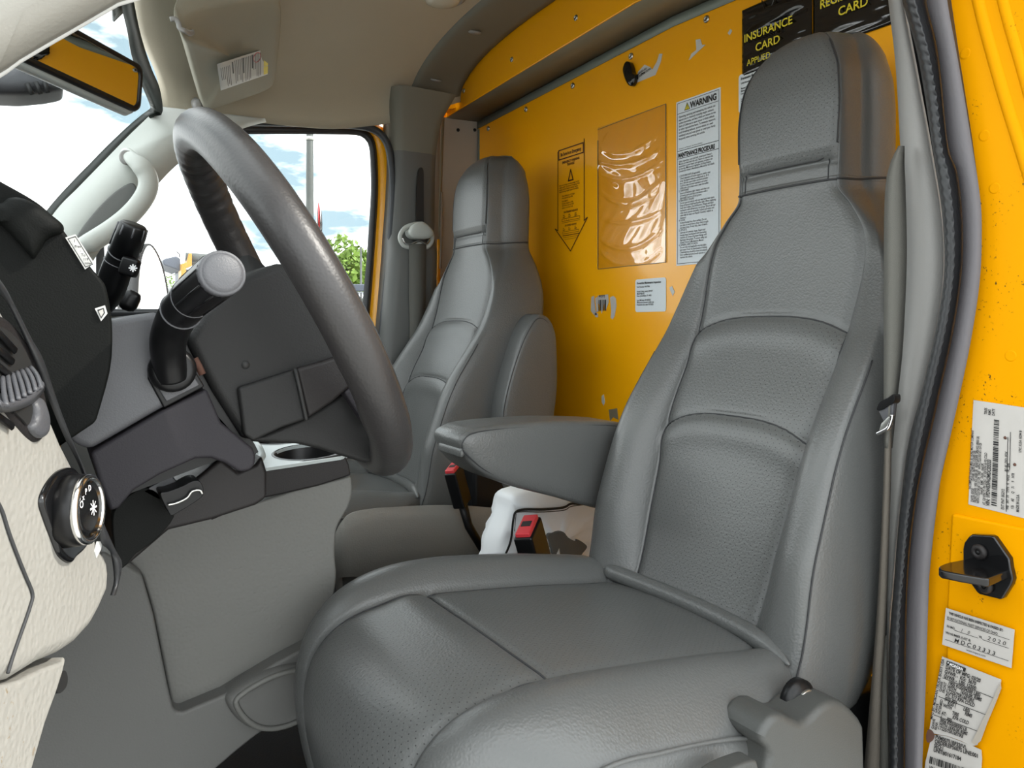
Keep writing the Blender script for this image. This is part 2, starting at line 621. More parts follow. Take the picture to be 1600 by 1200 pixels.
# dome light
dl = thing('dome_light', 'small pale dome lamp on the taupe headliner near the rear trim', 'lamp', (.76, 1.53, 1.43))
zz = roof_z(.76, 1.53)
lathe('bezel', [(.052, .0), (.052, -.006), (.046, -.010), (.042, -.008)], (.76, 1.53, zz), (0, 0, 1), pillar_b, dl, seg=28)
lathe('lens', [(.042, -.006), (.036, -.016), (.022, -.021), (.0005, -.023)], (.76, 1.53, zz), (0, 0, 1), lens_m, dl, seg=28)

# bulkhead: main sheet, recess, header plate
XW = 1.14
wr = struct(prism('wall_rear', [(XW, .34, 0), (XW, 2.052, 0), (XW, 2.052, 1.325), (XW, 1.2, 1.352), (XW, .34, 1.325)], (.02, 0, 0), yellow))
HD = [(1.03, 2.052, 1.322), (1.03, 2.050, 1.345), (1.03, 2.02, 1.40), (1.03, 1.90, 1.455), (1.03, 1.70, 1.485), (1.03, 1.2, 1.50), (1.03, .70, 1.485), (1.03, .50, 1.455), (1.03, .38, 1.40), (1.03, .34, 1.345), (1.03, .34, 1.322), (1.03, 1.2, 1.358)]
part(prism('header_plate', HD, (.006, 0, 0), yellow, wr, bevel=.002, seg=1), 'yellow plate above the recess')
obj('recess_shelf', *loft_data([[V(1.034, 2.052, 1.323), V(1.034, 1.2, 1.359), V(1.034, .34, 1.323)], [V(1.14, 2.052, 1.326), V(1.14, 1.2, 1.356), V(1.14, .34, 1.326)]], closed=False, cap=False), shelf_m, wr, solid=.004)
obj('recess_flange', *loft_data([[V(1.137, 2.05, 1.323), V(1.137, 1.2, 1.353), V(1.137, .34, 1.323)], [V(1.137, 2.05, 1.302), V(1.137, 1.2, 1.332), V(1.137, .34, 1.302)]], closed=False, cap=False), flange_m, wr, solid=.003)
side = prism('recess_cheek', [(.985, 2.052, .1), (1.14, 2.052, .1), (1.14, 2.052, 1.325), (1.02, 2.052, 1.322), (.99, 2.052, 1.25)], (0, .01, 0), primer, wr)
tube('recess_edge', [(1.142, 2.046, .1), (1.142, 2.046, 1.30)], .006, flange_m, wr, seg=6)
for q in [(1.0715, 2.0500, 1.2903), (1.1285, 2.0500, 1.2980)]: lathe('rivet', [(.0055, 0), (.005, .002), (.0005, .003)], (q[0], q[1] + .001, q[2]), (0, -1, 0), black_p, wr, seg=10)
# yellow lip of the cab opening running down behind the pillar
ribbon('opening_lip', [[(1.0060, 2.0300, 1.3129), (1.0019, 2.0300, 1.2259), (0.9998, 2.0300, 1.1130), (0.9977, 2.0300, 1.0190), (0.9977, 2.0300, 0.9590)], [(1.0169, 2.0350, 1.3156), (1.0127, 2.0350, 1.2282), (1.0085, 2.0350, 1.1146), (1.0064, 2.0350, 1.0203), (1.0064, 2.0350, 0.9600)]], shelf_m, wr, n=20, solid=.004)
ribbon('opening_lip', [[(0.9935, 2.0300, 0.9550), (0.9915, 2.0300, 0.8686), (0.9873, 2.0300, 0.7562)], [(1.0043, 2.0350, 0.9561), (1.0022, 2.0350, 0.8694), (1.0002, 2.0350, 0.7564)]], yellow, wr, n=12, solid=.004)
ribbon('opening_edge', [[(1.0015, 2.0250, 1.0937), (0.9994, 2.0250, 0.9811), (0.9973, 2.0250, 0.8685)], [(1.0077, 2.0250, 1.0942), (1.0057, 2.0250, 0.9815), (1.0036, 2.0250, 0.8688)]], primer, wr, n=10, solid=.003)
def screw(c, ax, parent, r=.0068):
    s = lathe('screw', [(r, 0), (r, .0012), (r * .72, .003), (r * .40, .0034), (r * .38, .001), (r * .05, .001)], c, ax, steel, parent, seg=16)
    lathe('screw_socket', [(r * .36, .0), (r * .36, .0014), (.0002, .0015)], c, ax, ink, s, seg=8)
for q in [(1.0300, 1.9352, 1.3710), (1.0300, 1.6742, 1.3831), (1.0300, 1.3989, 1.3954)]: screw(q, (-1, 0, 0), wr)
for q in [(1.1390, 1.9861, 1.2893), (1.1390, 1.7776, 1.2963), (1.1390, 1.5604, 1.3034), (1.1390, 1.3378, 1.3106), (1.1390, 1.1070, 1.3159)]: screw(q, (-1, 0, 0), wr, .0075)

# other body panels that close the cab (outside the view or hidden)
struct(prism('wall_left', [(1.2, 2.072, 0), (1.2, 2.072, 1.42), (.85, 2.072, 1.31), (.84, 2.072, .9), (.83, 2.072, .55), (-.6, 2.072, .55), (-.6, 2.072, 0)], (0, .03, 0), yellow))
struct(prism('wall_front', [(-.62, .42, 0), (-.62, 2.05, 0), (-.62, 2.05, .74), (-.62, .42, .74)], (-.03, 0, 0), black_dash))

# cargo body behind the cab: this is what shades the rear half of the doorway
cb = thing('cargo_body', 'truck cargo box standing behind the yellow bulkhead', 'truck body', (1.9, 1.2, -.2))
prism('box_panel', [(1.165, -.12, -.15), (1.165, 2.52, -.15), (1.165, 2.52, 2.35), (1.165, -.12, 2.35)], (.03, 0, 0), truck_w, cb)
prism('box_panel', [(1.195, -.12, -.15), (4.6, -.12, -.15), (4.6, -.12, 2.35), (1.195, -.12, 2.35)], (0, .03, 0), truck_w, cb)
prism('box_panel', [(1.195, -.09, 2.32), (4.6, -.09, 2.32), (4.6, 2.52, 2.32), (1.195, 2.52, 2.32)], (0, 0, .03), truck_w, cb)

# ------------------------------------------------------------------ passenger side: pillar, door, window
def pillar_ring(z, front, rear, y):
    return [V(front + .004, y + .09, z), V(front, y + .03, z), V(front + .012, y + .006, z), V(front + .03, y, z), V(rear - .03, y, z), V(rear - .008, y + .008, z), V(rear, y + .03, z), V(rear, y + .09, z)]
FR = [(0, .74), (.40, .748), (.53, .765), (.70, .788), (.90, .806), (1.05, .818), (1.15, .822), (1.21, .818), (1.27, .812), (1.34, .80)]
RE = [(0, .90), (.5, .925), (.70, .948), (.9, .952), (1.1, .955), (1.26, .962), (1.34, .99)]
rows = []
for i in range(60):
    z = 1.34 * i / 59
    yb = 1.945 - .02 * min(1, max(0, (.95 - z) / .04)) - (.0 if z < 1.15 else .06 * ((z - 1.15) / .19) ** 2)
    rows.append(pillar_ring(z, hermite(FR, z), hermite(RE, z), yb))
bp = struct(loft('trim_1', rows, [pillar_g, headliner_d], closed=False, cap=False, fmat=[1 if i >= 52 else 0 for i in range(59) for j in range(7)]), 'grey plastic trim of the far door pillar')
# belt slot, ring, cover, webbing
prism('belt_slot', cr([(0.8826, 1.9390, 0.9819), (0.8826, 1.9390, 1.0699), (0.8865, 1.9390, 1.1197), (0.8923, 1.9390, 1.1362), (0.9000, 1.9390, 1.1370), (0.9039, 1.9390, 1.1215), (0.9039, 1.9390, 1.0719), (0.9039, 1.9390, 0.9798), (0.8942, 1.9390, 0.9721)], 4, True), (0, -.004, 0), ink, bp)
pb = thing('seat_belt', 'grey shoulder belt hanging from its ring on the far door pillar', 'seat belt', (.87, 1.92, .75))
ring = cr([(0.8291, 1.9250, 0.9385), (0.8347, 1.9250, 0.9562), (0.8516, 1.9250, 0.9712), (0.8858, 1.9250, 0.9805), (0.9109, 1.9250, 0.9734), (0.9245, 1.9250, 0.9531), (0.9225, 1.9250, 0.9335), (0.9089, 1.9250, 0.9186), (0.8897, 1.9250, 0.9264), (0.8801, 1.9250, 0.9241), (0.8573, 1.9250, 0.9158), (0.8385, 1.9250, 0.9200)], 5, True)
tube('belt_ring', ring, .0065, lightgrey, pb, seg=8, closed=True)
tube('ring_liner', cr([(0.8336, 1.9180, 0.9381), (0.8410, 1.9180, 0.9247), (0.8560, 1.9180, 0.9221), (0.8826, 1.9180, 0.9323), (0.9037, 1.9180, 0.9265), (0.9134, 1.9180, 0.9394)], 5), .003, chrome, pb, seg=6)
puff('anchor_cover', cr([(0.8482, 1.9300, 0.9576), (0.8595, 1.9300, 0.9740), (0.8785, 1.9300, 0.9841), (0.8920, 1.9300, 0.9833), (0.9113, 1.9300, 0.9705), (0.9210, 1.9300, 0.9552), (0.9113, 1.9300, 0.9422), (0.8881, 1.9300, 0.9373), (0.8633, 1.9300, 0.9376), (0.8501, 1.9300, 0.9455)], 4, True), (0, -.022, 0), lightgrey, pb, steps=((1, 0), (.97, .2), (.85, .36), (.6, .45), (.3, .48)), back=1)
ribbon('webbing', [[(0.8523, 1.9180, 0.9254), (0.8523, 1.9180, 0.8040), (0.8542, 1.9180, 0.6827), (0.8542, 1.9180, 0.5439), (0.8523, 1.9180, 0.4400)], [(0.8765, 1.9130, 0.9245), (0.8765, 1.9130, 0.8044), (0.8765, 1.9130, 0.6826), (0.8708, 1.9130, 0.5436), (0.8689, 1.9130, 0.4394)], [(0.9037, 1.9180, 0.9283), (0.9018, 1.9180, 0.8053), (0.8998, 1.9180, 0.6825), (0.8960, 1.9180, 0.5423), (0.8922, 1.9180, 0.4374)]], belt_m, pb, n=24, solid=.0018)
lathe('anchor_bolt', [(.012, 0), (.012, .01), (.007, .016), (.0005, .017)], (0.8469, 1.9100, 0.5188), (0, -1, 0), black_p, pb, seg=14)

# door opening seal and painted door frame
dr = struct(ribbon('door_1', [[(0.2415, 2.0200, 1.1802), (0.4725, 2.0200, 1.2117), (0.6394, 2.0200, 1.2327), (0.7249, 2.0200, 1.2373), (0.7616, 2.0200, 1.2334), (0.7840, 2.0200, 1.2115), (0.7933, 2.0200, 1.1664), (0.7952, 2.0200, 1.0740), (0.7896, 2.0200, 0.9490), (0.7802, 2.0200, 0.8242), (0.7709, 2.0200, 0.7177), (0.7616, 2.0200, 0.6117), (0.7505, 2.0200, 0.4710), (0.7431, 2.0200, 0.3659)], [(0.2397, 2.0050, 1.1889), (0.4690, 2.0050, 1.2209), (0.6346, 2.0050, 1.2407), (0.7449, 2.0050, 1.2490), (0.7968, 2.0050, 1.2437), (0.8214, 2.0050, 1.2131), (0.8328, 2.0050, 1.1735), (0.8385, 2.0050, 1.0757), (0.8328, 2.0050, 0.9501), (0.8233, 2.0050, 0.8248), (0.8081, 2.0050, 0.6822), (0.7931, 2.0050, 0.5054), (0.7819, 2.0050, 0.3647)], [(0.2427, 2.0300, 1.1996), (0.4748, 2.0300, 1.2324), (0.6425, 2.0300, 1.2526), (0.7616, 2.0300, 1.2639), (0.8182, 2.0300, 1.2592), (0.8451, 2.0300, 1.2249), (0.8568, 2.0300, 1.1810), (0.8626, 2.0300, 1.0817), (0.8568, 2.0300, 0.9541), (0.8471, 2.0300, 0.8267), (0.8335, 2.0300, 0.6820), (0.8182, 2.0300, 0.5022), (0.8068, 2.0300, 0.3593)]], yellow, n=90, solid=.006), 'yellow painted frame of the far door')
tube('door_seal', even(cr([(0.2353, 1.9680, 1.1829), (0.3545, 1.9680, 1.1981), (0.4838, 1.9680, 1.2130), (0.6229, 1.9680, 1.2290), (0.7187, 1.9680, 1.2371), (0.7729, 1.9680, 1.2324), (0.8044, 1.9680, 1.2087), (0.8193, 1.9680, 1.1650), (0.8268, 1.9680, 1.0692), (0.8212, 1.9680, 0.9458), (0.8100, 1.9680, 0.8225), (0.7951, 1.9680, 0.6826), (0.7784, 1.9680, 0.5090), (0.7638, 1.9680, 0.3712)], 8), 120), .0105, slate, dr, seg=10)
wb = ribbon('window_seal', [[(0.2322, 2.0120, 1.1558), (0.3624, 2.0120, 1.1759), (0.4706, 2.0120, 1.1917), (0.6024, 2.0120, 1.2090), (0.7220, 2.0120, 1.2230), (0.7549, 2.0120, 1.2203), (0.7734, 2.0120, 1.2015), (0.7790, 2.0120, 1.1597), (0.7809, 2.0120, 1.0715), (0.7734, 2.0120, 0.9472), (0.7623, 2.0120, 0.8233), (0.7530, 2.0120, 0.7176), (0.7420, 2.0120, 0.6124), (0.7329, 2.0120, 0.4727)], [(0.2315, 2.0060, 1.1666), (0.3613, 2.0060, 1.1871), (0.4692, 2.0060, 1.2033), (0.6006, 2.0060, 1.2193), (0.7235, 2.0060, 1.2306), (0.7600, 2.0060, 1.2267), (0.7785, 2.0060, 1.2062), (0.7860, 2.0060, 1.1594), (0.7879, 2.0060, 1.0712), (0.7804, 2.0060, 0.9470), (0.7711, 2.0060, 0.8232), (0.7618, 2.0060, 0.7176), (0.7508, 2.0060, 0.6124), (0.7416, 2.0060, 0.4728)], [(0.2322, 2.0120, 1.1802), (0.3624, 2.0120, 1.1981), (0.4706, 2.0120, 1.2146), (0.6024, 2.0120, 1.2293), (0.7293, 2.0120, 1.2397), (0.7697, 2.0120, 1.2345), (0.7883, 2.0120, 1.2122), (0.7958, 2.0120, 1.1616), (0.7977, 2.0120, 1.0730), (0.7902, 2.0120, 0.9482), (0.7809, 2.0120, 0.8238), (0.7715, 2.0120, 0.7176), (0.7623, 2.0120, 0.6120), (0.7512, 2.0120, 0.4717)]], rubber, dr, n=90, solid=.008)
rows = [even(cr(r, 6), 30) for r in ([(0.1114, 2.0200, 1.1506), (0.3639, 2.0200, 1.1842), (0.6048, 2.0200, 1.2161), (0.7376, 2.0200, 1.2303), (0.7765, 2.0200, 1.2212), (0.7915, 2.0200, 1.1804)], [(0.0855, 2.0200, 1.0089), (0.3639, 2.0200, 1.0345), (0.6048, 2.0200, 1.0565), (0.7468, 2.0200, 1.0696), (0.7840, 2.0200, 1.0730), (0.7952, 2.0200, 1.0704)], [(0.0727, 2.0200, 0.8319), (0.3639, 2.0200, 0.8433), (0.6048, 2.0200, 0.8528), (0.7468, 2.0200, 0.8584), (0.7727, 2.0200, 0.8594), (0.7821, 2.0200, 0.8598)], [(0.0727, 2.0200, 0.6853), (0.3639, 2.0200, 0.6841), (0.6048, 2.0200, 0.6830), (0.7468, 2.0200, 0.6824), (0.7616, 2.0200, 0.6823), (0.7709, 2.0200, 0.6823)])]
loft('window_pane', rows, pane_m, dr, closed=False, cap=False)
# lower door panel under the glass
prism('door_panel', [(0.0413, 2.0300, 0.7263), (0.3208, 2.0300, 0.7285), (0.6078, 2.0300, 0.7307), (0.7579, 2.0300, 0.7319), (0.7542, 2.0300, 0.0096), (0.0413, 2.0300, 0.1310)], (0, .03, 0), pillar_g, dr)
tube('window_sill_seal', [(0.0473, 2.0150, 0.7319), (0.3184, 2.0150, 0.7345), (0.6033, 2.0150, 0.7373), (0.7560, 2.0150, 0.7387)], .009, rubber, dr, seg=8)
prism('quarter_post', [(0.1109, 2.0100, 0.8829), (0.1278, 2.0100, 0.8868), (0.1305, 2.0100, 0.8039), (0.1239, 2.0100, 0.7444), (0.1109, 2.0100, 0.7443)], (0, .02, 0), rubber, dr, bevel=.002, seg=1)

# ------------------------------------------------------------------ passenger A pillar with grab handle, windscreen
ap_front = [(-0.0368, 1.9400, 0.8293), (0.0275, 1.9400, 0.9472), (0.0723, 1.9400, 1.0056), (0.1196, 1.9400, 1.0659), (0.1709, 1.9400, 1.1311), (0.2038, 1.9400, 1.1706), (0.2239, 1.9400, 1.1955), (0.2320, 1.9400, 1.2085)]
ap_mid = [(0.0236, 1.9150, 0.8096), (0.0593, 1.9150, 0.9022), (0.1056, 1.9150, 0.9642), (0.1559, 1.9150, 1.0283), (0.1947, 1.9150, 1.0741), (0.2505, 1.9150, 1.1347), (0.3450, 1.9150, 1.1801), (0.4693, 1.9150, 1.2083)]
ap_rear = [(0.0799, 1.9450, 0.7991), (0.1199, 1.9450, 0.8791), (0.1701, 1.9450, 0.9459), (0.2004, 1.9450, 0.9863), (0.2285, 1.9450, 1.0227), (0.2933, 1.9450, 1.0968), (0.4124, 1.9450, 1.1775), (0.4797, 1.9450, 1.2072)]
ap_back = [(0.0821, 2.0000, 0.8019), (0.1233, 2.0000, 0.8842), (0.1749, 2.0000, 0.9528), (0.2060, 2.0000, 0.9944), (0.2350, 2.0000, 1.0318), (0.3016, 2.0000, 1.1080), (0.4240, 2.0000, 1.1910), (0.4933, 2.0000, 1.2215)]
ap_fb = [(-0.0378, 1.9900, 0.8326), (0.0282, 1.9900, 0.9536), (0.0741, 1.9900, 1.0135), (0.1227, 1.9900, 1.0753), (0.1753, 1.9900, 1.1422), (0.2091, 1.9900, 1.1827), (0.2297, 1.9900, 1.2083), (0.2380, 1.9900, 1.2216)]
ap = struct(ribbon('trim_2', [ap_fb, ap_front, ap_mid, ap_rear, ap_back], lightgrey, n=50, smooth_n=6), 'light grey trim of the far windscreen pillar')
gh = thing('grab_handle', 'light grey grab handle on the far windscreen pillar', 'handle', (0.1692, 1.9200, 1.0017))
hp = cr([(0.1646, 1.9120, 1.0915), (0.1742, 1.8900, 1.0728), (0.1898, 1.8800, 1.0571), (0.2027, 1.8800, 1.0386), (0.2066, 1.8800, 1.0163), (0.2001, 1.8800, 0.9915), (0.1834, 1.8800, 0.9631), (0.1606, 1.8800, 0.9360), (0.1344, 1.8800, 0.9117), (0.1098, 1.8800, 0.8921), (0.0892, 1.8800, 0.8772), (0.0732, 1.9000, 0.8726), (0.0594, 1.9200, 0.8764)], 6)
nh = len(hp)
tube('grip', hp, [.012 + .0105 * min(1, min(i, nh - 1 - i) / (nh * .18)) for i in range(nh)], lightgrey, gh, seg=14, flat=.7, up=(1, 0, .2))
prism('end_cap', cr([(0.1501, 1.8900, 1.0799), (0.1577, 1.8900, 1.0892), (0.1729, 1.8900, 1.0882), (0.1793, 1.8900, 1.0791), (0.1754, 1.8900, 1.0644), (0.1640, 1.8900, 1.0589), (0.1526, 1.8900, 1.0661)], 4, True), (0, .02, 0), pillar_b, gh, bevel=.003)
puff('recess', cr([(0.0688, 1.9120, 0.8914), (0.0883, 1.9120, 0.9289), (0.1179, 1.9120, 0.9704), (0.1493, 1.9120, 1.0044), (0.1762, 1.9120, 1.0212), (0.1865, 1.9120, 1.0050), (0.1762, 1.9120, 0.9782), (0.1506, 1.9120, 0.9504), (0.1179, 1.9120, 0.9197), (0.0907, 1.9120, 0.8983)], 5, True), (0, .01, 0), pillar_g, gh, steps=((1, 0), (.95, .05), (.8, .1), (.4, .12)))

# windscreen with its dark border
def ws(v, y):
    wv = (y - 1.2) / .76
    zt = 1.205 + .085 * (1 - abs(wv) ** 2.2)
    xt = .228 - .125 * (1 - abs(wv) ** 2)
    zb = .74
    xb = -.165 - .15 * (1 - wv * wv)
    return V(xb + (xt - xb) * v, y, zb + (zt - zb) * v)
rows = [[ws(j / 16, 1.2 + .775 * (-1 + 2 * i / 30)) for j in range(17)] for i in range(31)]
wsn = struct(loft('window_1', rows, pane_m, closed=False, cap=False), 'windscreen')
ribbon('windscreen_border', [[(-0.0416, 1.9500, 0.8475), (0.0181, 1.9500, 0.9589), (0.1101, 1.9500, 1.0809), (0.1627, 1.9500, 1.1453), (0.1982, 1.9500, 1.1838), (0.2124, 1.9450, 1.1965), (0.2174, 1.9300, 1.2010), (0.2016, 1.8700, 1.2095), (0.1771, 1.7900, 1.2256), (0.1555, 1.7000, 1.2417), (0.1416, 1.6200, 1.2574), (0.1237, 1.5200, 1.2664), (0.1142, 1.4500, 1.2827)],
   [(-0.0300, 1.9450, 0.8340), (0.0312, 1.9450, 0.9454), (0.1237, 1.9450, 1.0658), (0.1753, 1.9450, 1.1327), (0.2110, 1.9450, 1.1727), (0.2281, 1.9300, 1.1849), (0.2403, 1.9200, 1.1902), (0.2252, 1.8400, 1.2196), (0.2018, 1.7700, 1.2378), (0.1787, 1.6900, 1.2545), (0.1604, 1.6100, 1.2664), (0.1422, 1.5100, 1.2749), (0.1317, 1.4500, 1.2868)]], frit, wsn, n=60, solid=.004)
ribbon('windscreen_band', [[ws(v, .45 + .37 * k / 3 * 3) + V(-.002, 0, -.002) for k in range(4)] for v in (.962, 1.0)], frit, wsn, n=40, solid=.004)
ribbon('windscreen_foot', [[ws(v, .45 + .375 * k) + V(-.002, 0, -.002) for k in range(5)] for v in (.0, .05)], frit, wsn, n=40, solid=.004)

# near A pillar: crosses the top left corner close to the camera
A0 = [(-0.0317, 0.4500, 0.8106), (-0.0164, 0.4500, 0.8240), (-0.0005, 0.4500, 0.8382), (0.0190, 0.4500, 0.8550), (0.0381, 0.4500, 0.8717), (0.0582, 0.4500, 0.8897)]
A1 = [(-0.0310, 0.4400, 0.8105), (-0.0161, 0.4400, 0.8239), (-0.0005, 0.4400, 0.8379), (0.0186, 0.4400, 0.8544), (0.0373, 0.4400, 0.8709), (0.0569, 0.4400, 0.8888)]
A2 = [(-0.0303, 0.4300, 0.8285), (-0.0157, 0.4300, 0.8402), (-0.0005, 0.4300, 0.8556), (0.0182, 0.4300, 0.8722), (0.0364, 0.4300, 0.8895), (0.0556, 0.4300, 0.9076)]
A3 = [(-0.0310, 0.4400, 0.8464), (-0.0161, 0.4400, 0.8572), (-0.0005, 0.4400, 0.8732), (0.0186, 0.4400, 0.8923), (0.0373, 0.4400, 0.9103), (0.0569, 0.4400, 0.9293)]
A4 = [(p[0] - .02, p[1] + .05, p[2] + .03) for p in A3]
A5 = [(p[0] - .02, p[1] + .05, p[2] + .01) for p in A0]
def whole(l, dy, dx): return [V(-.24 + dx, .47 + dy, .66)] + [V(*p) for p in l] + [V(.15 + dx, .45 + dy, 1.03), V(.24 + dx, .44 + dy, 1.20), V(.30 + dx, .44 + dy, 1.27)]
PL = [whole(l, dy, dx) for l, dy, dx in ((A0, 0, 0), (A1, -.012, .005), (A2, -.022, .04), (A3, -.012, .075), (A4, .03, .06), (A5, .04, -.01))]
rings = list(map(list, zip(*[even(cr(l, 8), 60) for l in PL])))
npl = struct(loft('trim_3', rings, pillar_w), 'pale trim of the near windscreen pillar')
tube('pillar_bead', even(cr(PL[0], 8), 60), .0014, white_paper, npl, seg=6)
# ------------------------------------------------------------------ seats
SY = .735
XF = [(.26, .686), (.30, .70), (.351, .73), (.45, .765), (.573, .808), (.65, .848), (.709, .876), (.80, .900), (.885, .912), (.92, .914), (1.02, .918), (1.07, .925), (1.10, .938), (1.12, .956), (1.132, .985)]
CW = [(.26, .10), (.30, .105), (.36, .11), (.45, .118), (.57, .126), (.71, .131), (.78, .135), (.82, .130), (.86, .108), (.893, .084), (.94, .085), (1.0, .087), (1.05, .082), (1.09, .064), (1.12, .034), (1.132, .008)]
BW = [(.26, .178), (.30, .186), (.36, .19), (.50, .192), (.62, .189), (.70, .183), (.76, .172), (.80, .158), (.835, .138), (.87, .112), (.893, .097), (.92, .094), (.98, .0935), (1.04, .091), (1.08, .081), (1.105, .067), (1.125, .042), (1.132, .015)]
TH = [(.26, .135), (.30, .145), (.36, .15), (.5, .145), (.7, .135), (.85, .12), (.9, .115), (1.0, .115), (1.08, .10), (1.11, .075), (1.125, .04), (1.132, .008)]
BP = [(.26, .0), (.30, .012), (.36, .034), (.45, .050), (.52, .048), (.62, .034), (.70, .018), (.78, .007), (.85, .002), (.9, 0), (1.13, 0)]
def zu(a): return .714 - .024 * a ** 3
def zl(a): return .578 - .026 * a ** 3
FRONT = [0, .15, .3, .45, .6, .72, .82, .9, .95, .98, 1.0]
BOL = [.02, .06, .14, .25, .38, .52, .66, .78, .88, .95, 1.0]
SIDE = [.06, .16, .32, .5, .68, .84, .94]
def back_half(z):
    xf, c, b, th, p = (hermite(t, z) for t in (XF, CW, BW, TH, BP))
    b = max(b, c + .004)
    out = []
    for a in FRONT:
        x = xf - .007 * (1 - a * a) * (1 if z < .9 else .7)
        for zz in (zu(a), zl(a)):
            if z < .9:
                d = abs(z - zz)
                x += .0035 * math.exp(-(d / .004) ** 2)
                if zz == zu(a) and z < zz: x -= .004 * math.exp(-((zz - z - .02) / .018) ** 2)
                if zz == zl(a) and z < zz: x -= .005 * math.exp(-((zz - z - .02) / .02) ** 2)
        if a >= .98: x += .004
        elif a == .95: x += .002
        if z > .9:
            d = abs(z - .925)
            x += .003 * math.exp(-(d / .004) ** 2)
            if z > .925: x -= .006 * min(1, (z - .925) / .02)
        out.append((x, a * c))
    for t in BOL:
        bump = math.sin(PI * .70 * t ** .85)
        x = xf - p * bump
        if z > .80:
            k = min(1, (z - .80) / .08)
            x += k * (.038 * t ** 2.2)
        if t == 1: x += .003
        if t == .02: x += .002
        out.append((x, c + (b - c) * t))
    xe = out[-1][0]
    xb = xf + th
    for u in SIDE:
        out.append((xe + (xb - xe) * u, b + .012 * math.sin(PI * u) ** .7))
    out += [(xb + .004, b - .004), (xb + .010, b * .8), (xb + .013, b * .4), (xb + .014, 0)]
    return out
def back_part(z0, z1, name, parent, n):
    rings, uvs, kinds = [], [], []
    for i in range(n + 1):
        z = z0 + (z1 - z0) * i / n
        h = back_half(z)
        ring = [(x, y) for x, y in h] + [(x, -y) for x, y in reversed(h[1:-1])]
        rings.append([V(x, SY + y, z) for x, y in ring])
        uvs += [(y, z) for x, y in ring]
    vs, fs = loft_data(rings)
    m = len(rings[0])
    fm = []
    for f in fs:
        k = 0
        if len(f) == 4:
            ii, jj = divmod(f[0], m)
            z = z0 + (z1 - z0) * (ii + .5) / n
            j2 = f[1] % m
            lo = min(min(jj, m - jj), min(j2, m - j2))
            nf = len(FRONT) - 1
            hi = max(min(jj, m - jj), min(j2, m - j2))
            if hi <= nf:
                a = FRONT[lo]
                if z < .9: k = 1 if z < zu(a) - .006 else 0
                else: k = 1 if z > .932 else 0
        fm.append(k)
    return obj(name, vs, fs, [leather, leather_perf], parent, fmat=fm, uvs=uvs)
def sx(y, z, off=0):
    """front surface x of the backrest"""
    h = back_half(z)
    ay = abs(y)
    pts = h[:len(FRONT) + len(BOL)]
    for (x0, y0), (x1, y1) in zip(pts, pts[1:]):
        if y0 <= ay <= y1: return x0 + (x1 - x0) * ((ay - y0) / (y1 - y0) if y1 > y0 else 0) + off
    return pts[-1][0] + off
def seam(pts, parent, r=.0010): return tube('seam', pts, r, seam_m, parent, seg=6)

# cushion
CP = [(.268, .17), (.252, .22), (.243, .26), (.242, .295), (.252, .325), (.275, .348), (.31, .362), (.36, .368), (.42, .367), (.50, .359), (.58, .350), (.66, .339), (.715, .331), (.735, .315), (.738, .28)]
cpath = even(cr([V(x, 0, z) for x, z in CP], 8), 110)
CHW, CIN = .232, .137
CT = [0, .2, .4, .6, .75, .87, .94, .975, 1.0]
CB = [.03, .08, .16, .28, .42, .56, .70, .82, .92, 1.0]
cross_i = min(range(110), key=lambda i: abs(cpath[i].x - .405) + (9 if cpath[i].z < .33 else 0))
def cush_half(i, near=False):
    p = cpath[i]
    a, b = cpath[max(i - 1, 0)], cpath[min(i + 1, 109)]
    t = (b - a).normalized()
    nx, nz = -t.z, t.x
    fr = max(0, min(1, (.46 - p.x) / .22))
    rs = .105 * max(0, (p.x - .48) / .25) ** 1.5
    out = []
    top = max(0, min(1, (p.z - .20) / .12)) if p.x < .30 else 1
    cin = CIN - .02 * (1 - top)
    for u in CT:
        h = .004 * (1 - u * u)
        if u >= .975: h -= .004
        elif u == .94: h -= .001
        d = abs(i - cross_i)
        h -= .0035 * math.exp(-(d / .9) ** 2)
        if i < cross_i: h += .004 * math.exp(-((cross_i - i - 5) / 4) ** 2)
        y = cin * u
        out.append((p.x + nx * h + .085 * fr * (y / CHW) ** 3 - rs * (y / CHW) ** 4, y, p.z + nz * h))
    for t_ in CB:
        y = cin + (CHW - cin) * t_
        hb = .030 * math.sin(PI * min(1, t_ * .92) ** .8) * (.35 + .65 * (1 - .6 * fr))
        if t_ > .7: hb -= .030 * ((t_ - .7) / .3) ** 2
        out.append((p.x + nx * hb + .085 * fr * (y / CHW) ** 3 - rs * (y / CHW) ** 4, y, p.z + nz * hb))
    xe, ye, ze = out[-1]
    zb = .17
    if near:
        out = out[:len(CT)]
        for t_ in CB:
            y = cin + (CHW - cin) * t_
            hb = .009 * math.sin(PI * t_ ** .75) - .034 * max(0, (t_ - .25) / .75) ** 2
            out.append((p.x + nx * hb + .085 * fr * (y / CHW) ** 3 - rs * (y / CHW) ** 4, y, p.z + nz * hb))
        xe, ye, ze = out[-1]
    for u, dy in ((.12, .006), (.3, .009), (.55, .007), (.8, .002), (1, -.008)):
        out.append((xe + .0 * u, ye + dy, ze + (min(ze, zb) - ze) * u))
    return out
